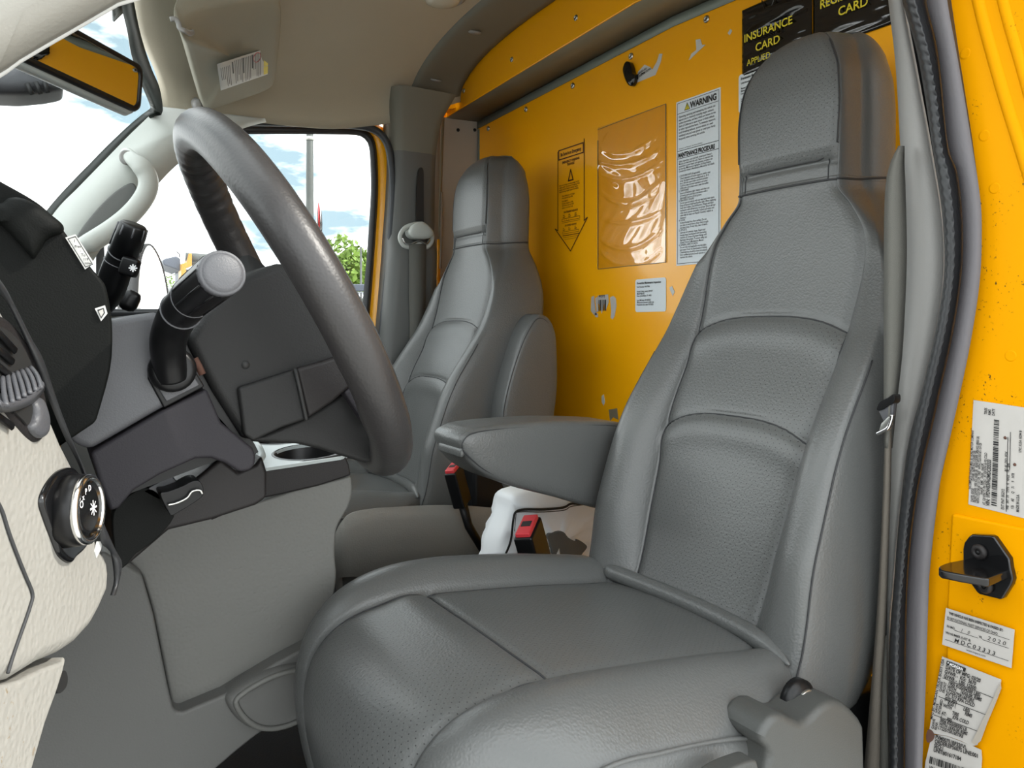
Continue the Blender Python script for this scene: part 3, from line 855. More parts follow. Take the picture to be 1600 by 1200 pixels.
def cushion(parent):
    rings, uvs = [], []
    for i in range(110):
        h = cush_half(i)
        ring = [(x, -y, z) for x, y, z in reversed(cush_half(i, True)[1:])] + h
        rings.append([V(x, SY + y, z) for x, y, z in ring])
        uvs += [(y, i * .0064) for x, y, z in ring]
    vs, fs = loft_data(rings, closed=False, cap=False)
    m = len(rings[0])
    fm = []
    mid = m // 2
    for f in fs:
        jj = f[0] % m
        d = max(abs(jj - mid), abs(f[1] % m - mid))
        fm.append(1 if d <= len(CT) - 1 else 0)
    # rear and underside closed
    vs += [V(.79, SY - .2, .17), V(.79, SY + .2, .17)]
    o = obj('cushion', vs, fs, [leather, leather_perf], parent, fmat=fm, uvs=uvs)
    for s in (-1, 1):
        pts = []
        for i in range(8, 110):
            h = cush_half(i, s < 0)
            x, y, z = h[len(CT) - 1]
            pts.append(V(x, SY + s * y, z + .0006))
        seam(pts, o, .0011)
        pts = []
        for i in range(14, 110):
            x, y, z = cush_half(i, s < 0)[len(CT) + len(CB) - 1]
            pts.append(V(x - .001, SY + s * (y + .002), z))
        tube('edge_piping', pts, .0022, leather, o, seg=6)
    h = cush_half(cross_i)[:len(CT)]
    seam([V(x, SY - y, z + .001) for x, y, z in reversed(h[1:])] + [V(x, SY + y, z + .001) for x, y, z in h], o, .0013)
    return o
def seat_shell(root):
    bk = back_part(.26, .905, 'backrest', root, 170)
    hr = back_part(.897, 1.132, 'headrest', root, 80)
    zs = [.29 + (.893 - .29) * i / 80 for i in range(81)]
    for s in (-1, 1):
        seam([V(sx(hermite(CW, z), z, -.0008), SY + s * hermite(CW, z), z) for z in zs], bk)
        zz = [.30 + (.66 - .30) * i / 50 for i in range(51)]
        seam([V(back_half(z)[len(FRONT) + len(BOL) - 1][0] - .0006, SY + s * (hermite(BW, z) + .0008), z) for z in zz], bk)
    for f in (zu, zl):
        pts = []
        for i in range(-24, 25):
            a = i / 24
            z = f(abs(a))
            c = hermite(CW, z)
            pts.append(V(sx(a * c, z, -.0010), SY + a * c, z))
        seam(pts, bk)
    hh = back_half(.899)[:len(FRONT) + len(BOL) + len(SIDE)]
    seam([V(x, SY - y, .899 + .10 * max(0, x - .94)) for x, y in reversed(hh[1:])] + [V(x, SY + y, .899 + .10 * max(0, x - .94)) for x, y in hh], hr, .0015)
    # outline of the perforated headrest pad
    zc = [.948 + (1.10 - .948) * i / 30 for i in range(31)]
    L = [V(sx(hermite(CW, z), z, -.0008), SY + hermite(CW, z), z) for z in zc]
    Rr = [V(p.x, 2 * SY - p.y, p.z) for p in L]
    bot = [V(sx(a * .083, .928, -.0008), SY + a * .085, .928 + .019 * max(0, (abs(a) - .62) / .38) ** 2.2) for a in [i / 12 for i in range(-12, 13)]]
    seam(list(reversed(Rr)) + bot + L, hr)
    for s in (-1, 1): seam([V(sx(.072, .90 + .028 * k / 6, -.0004), SY + s * .072, .90 + .028 * k / 6) for k in range(7)], hr, .0008)
    cu = cushion(root)
    # fold of leather where cushion meets backrest
    fp = cr([V(.712, SY + .165, .338), V(.706, SY + .135, .344), V(.712, SY + .08, .343), V(.716, SY, .342), V(.712, SY - .08, .341), V(.702, SY - .14, .340), V(.690, SY - .185, .334)], 8)
    tube('leather_fold', fp, [.0115 * min(1, .12 + min(i, len(fp) - 1 - i) / 9) for i in range(len(fp))], leather, root, seg=12)
    box('seat_frame', (.74, SY, .165), (.30, .36, .20), black_p, root, bevel=.01)
    box('pedestal', (.55, SY, .09), (.40, .36, .17), black_p, root, bevel=.01)
    return root
ds = seat_shell(thing('driver_seat', 'nearest grey leather driver seat with its armrest folded down', 'seat', (.55, SY, 0), 'pair of grey leather seats'))
ps = copy_tree(ds, (0, .955, 0))
ps.name = 'passenger_seat'
tag(ps, 'far grey leather passenger seat with raised armrest beside the door pillar', 'seat', 'pair of grey leather seats')

# driver seat: armrest, side shield, recliner
ao = cr([(0.5034, 0.9650, 0.5335), (0.5064, 0.9650, 0.5451), (0.5188, 0.9650, 0.5514), (0.5375, 0.9650, 0.5556), (0.5937, 0.9650, 0.5574), (0.6861, 0.9650, 0.5553), (0.8108, 0.9650, 0.5421), (0.8081, 0.9650, 0.5132), (0.7922, 0.9650, 0.4681), (0.7790, 0.9650, 0.4232), (0.7686, 0.9650, 0.4081), (0.7044, 0.9650, 0.4271), (0.6623, 0.9650, 0.4419), (0.5937, 0.9650, 0.4640), (0.5470, 0.9650, 0.4848), (0.5188, 0.9650, 0.5068)], 5, True)
arm = puff('armrest', ao, (0, .075, 0), leather, ds, steps=((1, 0), (.985, .06), (.95, .11), (.85, .15), (.6, .17), (.25, .18)))
ai = cr([(0.5058, 0.9560, 0.5291), (0.5098, 0.9560, 0.5414), (0.5263, 0.9560, 0.5492), (0.5881, 0.9560, 0.5513), (0.6797, 0.9560, 0.5488), (0.7953, 0.9560, 0.5379), (0.7900, 0.9560, 0.5055), (0.7769, 0.9560, 0.4659), (0.7614, 0.9560, 0.4230), (0.6918, 0.9560, 0.4401), (0.6445, 0.9560, 0.4552), (0.5881, 0.9560, 0.4736), (0.5472, 0.9560, 0.4917), (0.5191, 0.9560, 0.5135)], 5, True)
seam(even(ai + [ai[0]], 120), arm, .0009)
seam([(0.7594, 0.9550, 0.5405), (0.7543, 0.9550, 0.5187), (0.7479, 0.9550, 0.5041), (0.7416, 0.9550, 0.4796), (0.7378, 0.9550, 0.4600)], arm, .0009)
for c in ([(0.5044, 0.9650, 0.5244), (0.5085, 0.9650, 0.5286), (0.5157, 0.9650, 0.5253), (0.5105, 0.9650, 0.5166), (0.5054, 0.9650, 0.5153)], ): puff('armrest_tuck', cr(c, 4, True), (0, .06, 0), leather, arm, steps=((1, 0), (.9, .08), (.6, .12)))
sh_o = [(0.5497, 0.4750, 0.2440), (0.5633, 0.4750, 0.2918), (0.5702, 0.4750, 0.3049), (0.5668, 0.4750, 0.3130), (0.5574, 0.4750, 0.3209), (0.5582, 0.4750, 0.3282), (0.5633, 0.4750, 0.3350), (0.5720, 0.4750, 0.3402), (0.5807, 0.4750, 0.3414), (0.5896, 0.4750, 0.3391), (0.6022, 0.4750, 0.3315), (0.6132, 0.4750, 0.3256), (0.6226, 0.4750, 0.3243), (0.6320, 0.4750, 0.3272), (0.6415, 0.4750, 0.3309), (0.6532, 0.4750, 0.3334), (0.6650, 0.4750, 0.3329), (0.6791, 0.4750, 0.3274), (0.6934, 0.4750, 0.3160), (0.7060, 0.4750, 0.3037), (0.7123, 0.4750, 0.2942), (0.7144, 0.4750, 0.2521), (0.7166, 0.4750, 0.1865)]
part(prism('seat_shield', sh_o, (0, .05, 0), shield_m, ds, bevel=.009, seg=4), 'light grey plastic side shield')
part(prism('tilt_lever', cr([(0.4859, 0.4620, 0.3166), (0.5012, 0.4620, 0.3205), (0.5225, 0.4620, 0.3202), (0.5347, 0.4620, 0.3188), (0.5388, 0.4620, 0.3148), (0.5380, 0.4620, 0.3032), (0.5106, 0.4620, 0.2979), (0.4874, 0.4620, 0.2999)], 4, True), (0, .02, 0), shield_m, ds, bevel=.004), 'light grey lever end')
lathe('recliner_disc', [(.022, 0), (.022, .008), (.016, .012), (.0005, .014)], (0.6530, 0.5150, 0.3213), (.0, -1, 0), black_p, ds, seg=24)
part(prism('recliner_bracket', [(0.6822, 0.5300, 0.3158), (0.7009, 0.5300, 0.3138), (0.7354, 0.5300, 0.2942), (0.7465, 0.5300, 0.2822), (0.7245, 0.5300, 0.2637), (0.6884, 0.5300, 0.2736), (0.6863, 0.5300, 0.2945)], (0, .02, 0), rust, ds, bevel=.002), 'rusty recliner bracket')
prism('recliner_arm', cr([(0.6484, 0.5000, 0.3325), (0.6613, 0.5000, 0.3344), (0.6652, 0.5000, 0.3257), (0.6553, 0.5000, 0.3141), (0.6514, 0.5000, 0.3036), (0.6436, 0.5000, 0.3045), (0.6455, 0.5000, 0.3179)], 4, True), (0, .008, 0), steel, ds, bevel=.001, seg=1)

# passenger seat: raised armrest, felt cover of the seat base
po = cr([(0.8594, 1.4450, 0.4857), (0.8643, 1.4450, 0.5316), (0.8840, 1.4450, 0.6012), (0.9090, 1.4450, 0.6644), (0.9327, 1.4450, 0.7057), (0.9550, 1.4450, 0.7260), (0.9707, 1.4450, 0.7261), (0.9864, 1.4450, 0.7175), (0.9988, 1.4450, 0.6971), (1.0059, 1.4450, 0.6634), (1.0077, 1.4450, 0.5681), (0.9988, 1.4450, 0.4954), (0.9882, 1.4450, 0.4231), (0.9654, 1.4450, 0.3382), (0.9141, 1.4450, 0.3139), (0.8725, 1.4450, 0.3315), (0.8529, 1.4450, 0.3785)], 5, True)
pa = puff('armrest', po, (0, .075, 0), leather, ps, steps=((1, 0), (.985, .06), (.95, .10), (.85, .13), (.6, .15), (.25, .16)))
pi = cr([(0.8617, 1.4380, 0.4905), (0.8666, 1.4380, 0.5321), (0.8863, 1.4380, 0.5986), (0.9113, 1.4380, 0.6603), (0.9350, 1.4380, 0.7000), (0.9521, 1.4380, 0.7172), (0.9694, 1.4380, 0.7159), (0.9834, 1.4380, 0.7029), (0.9922, 1.4380, 0.6709), (0.9940, 1.4380, 0.5691), (0.9869, 1.4380, 0.4968), (0.9729, 1.4380, 0.4254)], 5)
seam(even(pi, 90), pa, .0012)
part(ribbon('base_cover', [[(0.5155, 1.5000, 0.1970), (0.4978, 1.4600, 0.2462), (0.4838, 1.4300, 0.2831), (0.4870, 1.4100, 0.3263), (0.5042, 1.4050, 0.3445), (0.5453, 1.4050, 0.3479), (0.5984, 1.4050, 0.3451), (0.7108, 1.4050, 0.3352), (0.8483, 1.4050, 0.3102), (0.9472, 1.4050, 0.2909)], [(0.5155, 1.5000, 0.1970), (0.5004, 1.4600, 0.2357), (0.4842, 1.4200, 0.2708), (0.4923, 1.4000, 0.3072), (0.5125, 1.4000, 0.3201), (0.5564, 1.4000, 0.3228), (0.6098, 1.4000, 0.3195), (0.7083, 1.4000, 0.3091), (0.8453, 1.4000, 0.2844), (0.9438, 1.4000, 0.2642)], [(0.5168, 1.5000, 0.1194), (0.5017, 1.4600, 0.1728), (0.4867, 1.4200, 0.2179), (0.4936, 1.4000, 0.2284), (0.5176, 1.4000, 0.2243), (0.5630, 1.4000, 0.2166), (0.6235, 1.4000, 0.2063), (0.7083, 1.4000, 0.1918), (0.8453, 1.4000, 0.1685), (0.9438, 1.4000, 0.1517)]], skirt_m, ps, n=50, solid=.012), 'grey felt cover round the seat base')

box('dark_gap_block', (.90, 1.62, .24), (.22, .36, .34), black_p, ps, bevel=.01)  # added black block that darkens the gap between passenger seat and bag
# buckles
def buckle(name, top, ax, w2, d2, L, label, stalk):
    b = thing(name, label, 'buckle', top, 'seat belt buckles')
    z = Vector(ax).normalized()
    R = frame(z, Vector((.66, -.75, 0)))
    c = Vector(top)
    box('housing', c - z * L / 2, (w2, d2, L), black_p, b, R, bevel=.004)
    rb = box('release_button', c + z * .002, (w2 * .78, d2 * .86, .009), red_p, b, R, bevel=.002)
    box('button_slot', c + z * .0062, (w2 * .5, d2 * .22, .002), ink, rb, R, bevel=0)
    tube('stalk', [c - z * (L * .9), c - z * (L + .05), c - z * L + Vector(stalk)], [.011, .009, .008], black_p, b, seg=8, flat=.5)
    return b
buckle('seat_belt_buckle', (0.6495, 1.0100, 0.3858), (-.34, -.10, .90), .031, .062, .080, 'black buckle with red button in front of the white bag', (.05, .01, -.14))
buckle('seat_belt_buckle', (0.7046, 1.3700, 0.4146), (-.30, -.06, .92), .026, .044, .078, 'black buckle with red button beside the raised far armrest', (.06, .0, -.12))

# bag of papers standing between the seats
bag = thing('plastic_bag', 'crumpled white plastic bag with grey print between the two seats', 'bag', (0.7685, 1.1400, 0.2765))
bo = [(0.6626, 1.1400, 0.2936), (0.6703, 1.1400, 0.3254), (0.6831, 1.1400, 0.3545), (0.6948, 1.1400, 0.3818), (0.7026, 1.1400, 0.4076), (0.7548, 1.1400, 0.4130), (0.8249, 1.1400, 0.4077), (0.8913, 1.1400, 0.3956), (0.9296, 1.1400, 0.3598), (0.9327, 1.1400, 0.3107), (0.9296, 1.1400, 0.2602), (0.9327, 1.1400, 0.1526), (0.8394, 1.1400, 0.1710), (0.7013, 1.1400, 0.1981), (0.6400, 1.1400, 0.2101), (0.6500, 1.1400, 0.2737)]
bc = cr(bo, 4, True)
rr = random.Random(4)
rings = []
cc = sum(bc, Vector()) / len(bc)
for s, h in ((.02, -.018), (.3, -.024), (.5, -.010), (.7, -.022), (.85, -.012), (.95, -.010), (1, 0), (1, .04), (.95, .06), (.6, .07), (.1, .07)):
    rings.append([cc + (p - cc) * s + V(0, h + (rr.uniform(-.004, .004) if .2 < s < .98 else 0), 0) for p in bc])
loft('bag_body', rings, bag_m, bag)
part(prism('printed_patch', cr([(0.7578, 1.1120, 0.3326), (0.7714, 1.1120, 0.3374), (0.7907, 1.1120, 0.3358), (0.8018, 1.1120, 0.3240), (0.8187, 1.1120, 0.3147), (0.8230, 1.1120, 0.3175), (0.8388, 1.1120, 0.3071), (0.8431, 1.1120, 0.2995), (0.8302, 1.1120, 0.2877), (0.8273, 1.1120, 0.2743), (0.8259, 1.1120, 0.2458), (0.7907, 1.1120, 0.2519), (0.7741, 1.1120, 0.2829), (0.7686, 1.1120, 0.3063)], 3, True), (0, .012, 0), bag_d, bag), 'dark grey print on the bag')
part(tube('bag_print_line', cr([(0.6689, 1.1120, 0.3107), (0.6816, 1.1120, 0.3359), (0.6867, 1.1120, 0.3711), (0.6918, 1.1120, 0.3835), (0.7099, 1.1120, 0.3856), (0.7497, 1.1120, 0.3807), (0.7907, 1.1120, 0.3789), (0.8074, 1.1120, 0.3837), (0.8259, 1.1120, 0.3815), (0.8547, 1.1120, 0.3815), (0.8917, 1.1120, 0.3782)], 4), .0022, ink, bag, seg=6, flat=.4), 'black outline printed on the bag')
part(tube('bag_print_edge', cr([(0.6880, 1.1100, 0.3518), (0.6906, 1.1100, 0.3775), (0.6970, 1.1100, 0.3833), (0.7483, 1.1100, 0.3768), (0.7920, 1.1100, 0.3746), (0.8088, 1.1100, 0.3794), (0.8605, 1.1100, 0.3777)], 4), .0008, ink, bag, seg=6, flat=.4), 'thin outline printed on the bag')
lathe('bottle_cap', [(.012, 0), (.012, .010), (.010, .012), (.0005, .012)], (0.7617, 1.0600, 0.2964), (0, -.1, 1), white_paper, tag(bpy.data.objects.new('water_bottle', None), 'white capped bottle top peeping out behind the driver cushion', 'bottle'), seg=18)
wbt = bpy.data.objects['water_bottle']
COL.objects.link(wbt)
lathe('bottle_body', [(.011, 0), (.012, -.01), (.026, -.03), (.03, -.06), (.03, -.18), (.002, -.18)], (0.7617, 1.0600, 0.2964), (0, -.1, 1), white_paper, wbt, seg=18)
tag(prism('paper_scrap', [(0.7132, 1.0300, 0.3184), (0.7234, 1.0300, 0.3357), (0.7272, 1.0300, 0.3120), (0.7221, 1.0300, 0.2919), (0.7094, 1.0300, 0.2941)], (.004, .004, 0), white_paper), 'small torn white paper scrap beside the black buckle', 'paper')
# ------------------------------------------------------------------ dashboard
db = thing('dashboard', 'black and beige dashboard with air vent and light switch beside the wheel', 'dashboard', (-.2, 1.1, .4))
part(prism('fascia', [(-0.0382, 0.4394, 0.7339), (-0.0274, 0.4620, 0.7253), (-0.0176, 0.4824, 0.7161), (-0.0094, 0.4979, 0.6983), (-0.0030, 0.5095, 0.6795), (0.0042, 0.5222, 0.6575), (0.0126, 0.5372, 0.6327), (0.0217, 0.5541, 0.6098), (0.0294, 0.5668, 0.5796), (0.0347, 0.5751, 0.5561), (0.0404, 0.5864, 0.5473), (0.0429, 0.5890, 0.5275), (0.0400, 0.5816, 0.5197), (0.0343, 0.5676, 0.5120), (0.0292, 0.5559, 0.5078), (0.0203, 0.5358, 0.5062), (0.0139, 0.5218, 0.5080), (0.0034, 0.4994, 0.5135), (-0.0092, 0.4719, 0.5173), (-0.0167, 0.4563, 0.5230), (-0.0361, 0.4155, 0.5395)], (-.055, .025, 0), beige, db, bevel=.010, seg=4), 'grained beige end panel')
part(prism('fascia_panel', [(-0.0366, 0.4213, 0.5364), (-0.0169, 0.4626, 0.5199), (-0.0094, 0.4785, 0.5141), (0.0025, 0.5040, 0.5084), (0.0116, 0.5234, 0.5027), (0.0144, 0.5297, 0.5035), (0.0119, 0.5231, 0.4959), (0.0089, 0.5153, 0.4893), (0.0031, 0.5010, 0.4787), (-0.0029, 0.4854, 0.4631), (-0.0089, 0.4691, 0.4433), (-0.0360, 0.4147, 0.4827)], (-.06, .03, 0), beige, db, bevel=.003), 'grained beige lower panel')
tube('fascia_seam', cr([(-0.0185, 0.4634, 0.6134), (-0.0160, 0.4679, 0.6057), (-0.0134, 0.4719, 0.5940), (-0.0096, 0.4781, 0.5793), (-0.0063, 0.4837, 0.5672), (-0.0032, 0.4890, 0.5555), (-0.0043, 0.4856, 0.5498), (-0.0068, 0.4791, 0.5433), (-0.0106, 0.4694, 0.5341), (-0.0136, 0.4614, 0.5257)], 4), .0009, seam_m, db, seg=6)
gl_ = [(-0.0318, 0.4510, 0.7331), (-0.0175, 0.4802, 0.7167), (-0.0094, 0.4957, 0.6990), (-0.0030, 0.5072, 0.6803), (0.0042, 0.5199, 0.6585), (0.0125, 0.5348, 0.6338), (0.0216, 0.5516, 0.6110), (0.0293, 0.5643, 0.5810), (0.0345, 0.5725, 0.5576), (0.0406, 0.5846, 0.5477), (0.0431, 0.5872, 0.5279), (0.0403, 0.5797, 0.5198)]
gm_ = [(-0.0312, 0.4432, 0.7376), (-0.0172, 0.4716, 0.7196), (-0.0101, 0.4852, 0.7041), (-0.0032, 0.4978, 0.6866), (0.0032, 0.5096, 0.6702), (0.0103, 0.5225, 0.6501), (0.0165, 0.5334, 0.6306), (0.0242, 0.5471, 0.6075), (0.0320, 0.5601, 0.5782), (0.0390, 0.5721, 0.5536), (0.0443, 0.5816, 0.5392), (0.0446, 0.5806, 0.5274), (0.0413, 0.5724, 0.5214)]
gr_ = [(-0.0326, 0.4628, 0.7424), (-0.0180, 0.4926, 0.7250), (-0.0111, 0.5058, 0.7106), (-0.0037, 0.5196, 0.6927), (0.0020, 0.5305, 0.6804), (0.0087, 0.5418, 0.6565), (0.0143, 0.5516, 0.6383), (0.0195, 0.5608, 0.6228), (0.0281, 0.5763, 0.5980), (0.0364, 0.5904, 0.5686), (0.0454, 0.6066, 0.5433), (0.0506, 0.6163, 0.5300), (0.0484, 0.6100, 0.5197), (0.0454, 0.6022, 0.5121)]
gk_ = [(-0.0365, 0.5182, 0.7475), (-0.0201, 0.5517, 0.7279), (-0.0124, 0.5665, 0.7119), (-0.0041, 0.5819, 0.6918), (0.0022, 0.5941, 0.6780), (0.0097, 0.6067, 0.6513), (0.0160, 0.6178, 0.6310), (0.0218, 0.6280, 0.6135), (0.0314, 0.6454, 0.5858), (0.0408, 0.6612, 0.5529), (0.0508, 0.6793, 0.5245), (0.0566, 0.6901, 0.5096), (0.0543, 0.6832, 0.4981), (0.0509, 0.6744, 0.4896)]
ribbon('fascia_gasket', [gl_, gm_, gr_, gk_], rubber, db, n=70)
# instrument hood with raised brow
prism('instrument_hood', cr([(-0.0430, 0.6100, 0.8056), (-0.0293, 0.6100, 0.8000), (-0.0187, 0.6100, 0.7943), (-0.0072, 0.6100, 0.7877), (0.0016, 0.6100, 0.7815), (0.0098, 0.6100, 0.7726), (0.0174, 0.6100, 0.7608), (0.0289, 0.6100, 0.7437), (0.0368, 0.6100, 0.7332), (0.0400, 0.6100, 0.7270), (0.0424, 0.6100, 0.7135), (0.0440, 0.6100, 0.6955), (0.0424, 0.6100, 0.6684), (0.0336, 0.6100, 0.6329)], 3) + [(-0.0006, 0.6100, 0.6091), (-0.0430, 0.6100, 0.6130)], (0, .50, 0), black_dash, db, bevel=.012, seg=4)
puff('hood_brow', cr([(-0.0326, 0.6070, 0.7808), (-0.0222, 0.6070, 0.7809), (-0.0172, 0.6070, 0.7851), (-0.0094, 0.6070, 0.7853), (-0.0006, 0.6070, 0.7809), (0.0112, 0.6070, 0.7719), (0.0142, 0.6070, 0.7673), (0.0127, 0.6070, 0.7637), (0.0045, 0.6070, 0.7589), (0.0001, 0.6070, 0.7508), (-0.0036, 0.6070, 0.7455), (-0.0079, 0.6070, 0.7504), (-0.0222, 0.6070, 0.7674), (-0.0326, 0.6070, 0.7687)], 4, True), (0, .01, 0), black_dash, db, steps=((1, 0), (.97, .3), (.85, .6), (.5, .8)))
obj('dash_body', *loft_data([[V(-.60, y, .70), V(-.25, y, .695 if y > .9 else .72), V(-.06, y, .66), V(.0, y, .58), V(-.02, y, .30), V(-.60, y, .25)] for y in (.66, .95, 1.6, 2.03)]), black_dash, db, bevel=.02)
# stickers on the hood
st = part(prism('hood_sticker', [(0.0150, 0.6085, 0.7609), (0.0211, 0.6085, 0.7635), (0.0324, 0.6085, 0.7442), (0.0269, 0.6085, 0.7395)], (0, .0008, 0), white_paper, db), 'white bordered sticker with small print')
so = Vector((0.0150, 0.6070, 0.7608))
sr = (Vector((0.0211, 0.6070, 0.7634)) - so)
sd = (Vector((0.0269, 0.6070, 0.7394)) - so)
L_ = sd.length
W_ = sr.length
p_ = Print(so, sr, -sd, lift=.0004)
q_ = Print(so, sr, -sd + sr * (sd.dot(sr) / sr.dot(sr)), lift=.0004)
def skew(lines, border=True):
    p = Print(so, (1, 0, 0), (0, 0, 1), 0)
    p.n = Vector((0, -1, 0))
    def pt(u, v): return so + sr * u + sd * v + Vector((0, -.0004, 0))
    def quad(u0, v0, u1, v1):
        b = len(p.v)
        p.v += [pt(u0, v0), pt(u1, v0), pt(u1, v1), pt(u0, v1)]
        p.f.append((b, b + 1, b + 2, b + 3))
    if border:
        for a in ((.10, .05, .18, .95), (.82, .05, .90, .95), (.10, .05, .90, .075), (.10, .925, .90, .95)): quad(*a)
    for body, u, v, s in lines:
        cu = bpy.data.curves.new('t', 'FONT')
        cu.body, cu.size, cu.align_x, cu.offset = body, s, 'CENTER', .02 * s
        t = bpy.data.objects.new('t', cu)
        me = bpy.data.meshes.new_from_object(t)
        b = len(p.v)
        for k in me.vertices: p.v.append(pt(u, v) + Vector((k.co.x * .9, 0, k.co.y)))
        for f in me.polygons: p.f.append(tuple(b + i for i in f.vertices))
        bpy.data.objects.remove(t)
    return p
skew([('1', .5, .20, .0026), ('Prev', .5, .37, .0024), ('-', .5, .50, .0026), ('To', .5, .64, .0026), ('119', .5, .77, .0024), ('miles', .5, .89, .0022)]).build('sticker_print', ink, st)
st2 = part(prism('hood_sticker', [(0.0328, 0.6085, 0.7125), (0.0391, 0.6085, 0.7148), (0.0407, 0.6085, 0.7090), (0.0367, 0.6085, 0.7036)], (0, .0008, 0), white_paper, db), 'corner of a second white bordered sticker')
prism('sticker_border', [(0.0343, 0.6078, 0.7116), (0.0383, 0.6078, 0.7130), (0.0391, 0.6078, 0.7094), (0.0367, 0.6078, 0.7054)], (0, .0004, 0), ink, st2)
prism('sticker_face', [(0.0351, 0.6072, 0.7107), (0.0378, 0.6072, 0.7121), (0.0382, 0.6072, 0.7094), (0.0366, 0.6072, 0.7067)], (0, .0004, 0), grey_paper, st2)
# air vent
vo = cr([(-0.0247, 0.4607, 0.7089), (-0.0174, 0.4766, 0.7066), (-0.0105, 0.4911, 0.7007), (-0.0042, 0.5034, 0.6893), (0.0007, 0.5121, 0.6745), (0.0045, 0.5177, 0.6557), (0.0054, 0.5181, 0.6437), (0.0032, 0.5120, 0.6365), (-0.0005, 0.5035, 0.6350), (-0.0047, 0.4949, 0.6392), (-0.0109, 0.4827, 0.6493), (-0.0172, 0.4703, 0.6602), (-0.0244, 0.4554, 0.6687)], 5, True)
vent = part(prism('air_vent', vo, (-.02, .009, 0), brown_d, db, bevel=.004), 'dark oval air vent')
prism('vent_mouth', cr([(-0.0245, 0.4571, 0.7016), (-0.0173, 0.4730, 0.7000), (-0.0115, 0.4851, 0.6952), (-0.0065, 0.4950, 0.6868), (-0.0029, 0.5012, 0.6752), (-0.0047, 0.4963, 0.6685), (-0.0171, 0.4690, 0.6707), (-0.0243, 0.4537, 0.6751)], 4, True), (-.001, .0005, 0), ink, vent)
prism('vent_mouth', cr([(-0.0119, 0.4787, 0.6578), (-0.0064, 0.4911, 0.6592), (-0.0035, 0.4972, 0.6571), (-0.0035, 0.4963, 0.6509), (-0.0052, 0.4919, 0.6466), (-0.0075, 0.4873, 0.6500), (-0.0103, 0.4818, 0.6541)], 4, True), (-.001, .0005, 0), ink, vent)
for k in range(6):
    f = k / 5
    y0 = 520 + 15 * k
    tube('vent_slat', [(-0.0243, 0.4534, 0.7031), (-0.0171, 0.4684, 0.6961), (-0.0108, 0.4810, 0.6872)] if k == 0 else [Vector(a) + Vector((0, 0, -.0085 * k)) for a in [(-0.0243, 0.4534, 0.7031), (-0.0171, 0.4684, 0.6961), (-0.0119, 0.4790, 0.6900)]], .0022, black_p, vent, seg=6, flat=.5)
part(ribbon('thumb_wheel', [[(-0.0185, 0.4632, 0.6654), (-0.0119, 0.4779, 0.6653), (-0.0053, 0.4928, 0.6666), (0.0001, 0.5052, 0.6706)], [(-0.0170, 0.4370, 0.6625), (-0.0107, 0.4509, 0.6622), (-0.0039, 0.4663, 0.6644), (0.0015, 0.4790, 0.6693)], [(-0.0170, 0.4654, 0.6574), (-0.0108, 0.4791, 0.6567), (-0.0029, 0.4969, 0.6592), (0.0022, 0.5092, 0.6652)]], charcoal, vent, n=20, solid=.002), 'ribbed thumb wheel')
for k in range(7):
    a = Vector((-0.0151, 0.4565, 0.6676)).lerp(Vector((-0.0011, 0.4883, 0.6730)), k / 6)
    b = Vector((-0.0136, 0.4442, 0.6616)).lerp(Vector((0.0006, 0.4768, 0.6675)), k / 6)
    c = Vector((-0.0161, 0.4699, 0.6739)).lerp(Vector((-0.0041, 0.4970, 0.6775)), k / 6)
    tube('wheel_rib', cr([c, a, b], 4), .0013, charcoal, vent, seg=6)
part(puff('vent_lip', cr([(-0.0029, 0.4992, 0.6583), (0.0007, 0.5074, 0.6596), (0.0038, 0.5128, 0.6488), (0.0038, 0.5116, 0.6409), (0.0013, 0.5055, 0.6375), (-0.0017, 0.4991, 0.6392), (-0.0047, 0.4934, 0.6450), (-0.0029, 0.4980, 0.6500)], 4, True), (-.004, .002, 0), charcoal, vent, steps=((1, 0), (.9, .4), (.6, .7))), 'smooth curved lower lip')
# headlight switch
hs = part(prism('light_switch', cr([(0.0019, 0.5016, 0.6015), (0.0031, 0.5052, 0.6071), (0.0070, 0.5145, 0.6124), (0.0117, 0.5253, 0.6150), (0.0173, 0.5377, 0.6144), (0.0210, 0.5454, 0.6108), (0.0236, 0.5501, 0.6030), (0.0270, 0.5546, 0.5824), (0.0269, 0.5514, 0.5630), (0.0199, 0.5355, 0.5593), (0.0170, 0.5289, 0.5584), (0.0115, 0.5178, 0.5666), (0.0076, 0.5109, 0.5792), (0.0038, 0.5044, 0.5928)], 4, True), (-.012, .005, 0), gloss_black, db, bevel=.003), 'glossy black light switch plate')
kc = Vector((0.0157, 0.5281, 0.5901))
ka = Vector((.90, -.43, .06))
R_ = frame(ka)
KS = 1.0
lathe('dial', [(.0214, -.004), (.0214, .004), (.0208, .0085), (.019, .010)], kc, ka, black_p, hs, seg=40)
part(lathe('dial_ring', [(.0207, .0080), (.0207, .0110), (.0190, .0125), (.0170, .0120), (.0167, .010)], kc, ka, chrome, hs, seg=40), 'chrome ring')
part(lathe('dial_face', [(.0169, .0110), (.012, .0112), (.0003, .0112)], kc, ka, gloss_black, hs, seg=40), 'glossy face with white marks')
pr = Print(kc + ka.normalized() * .0114, (.43, .90, 0), (-.06, 0, .99), .0005)
pr.text('O', -.0145, .0035, .006, bold=.02).text('x', -.0105, .0075, .005, bold=.02).text('P', -.0065, .0100, .005, bold=.02).text('D', -.002, .0110, .005, bold=.02)
pr.line([(.003, -.004), (.003, .004)], .0012).line([(-.001, 0), (.007, 0)], .0012).line([(0, -.003), (.006, .003)], .0008).line([(0, .003), (.006, -.003)], .0008)
pr.build('dial_marks', ink_w, hs)
pr = Print((0.0095, 0.5144, 0.5818), (.43, .90, 0), (-.06, 0, .99), .0006)
pr.text('-S', -.002, .0, .009, bold=.02)
pr.build('plate_marks', ink_w, hs)
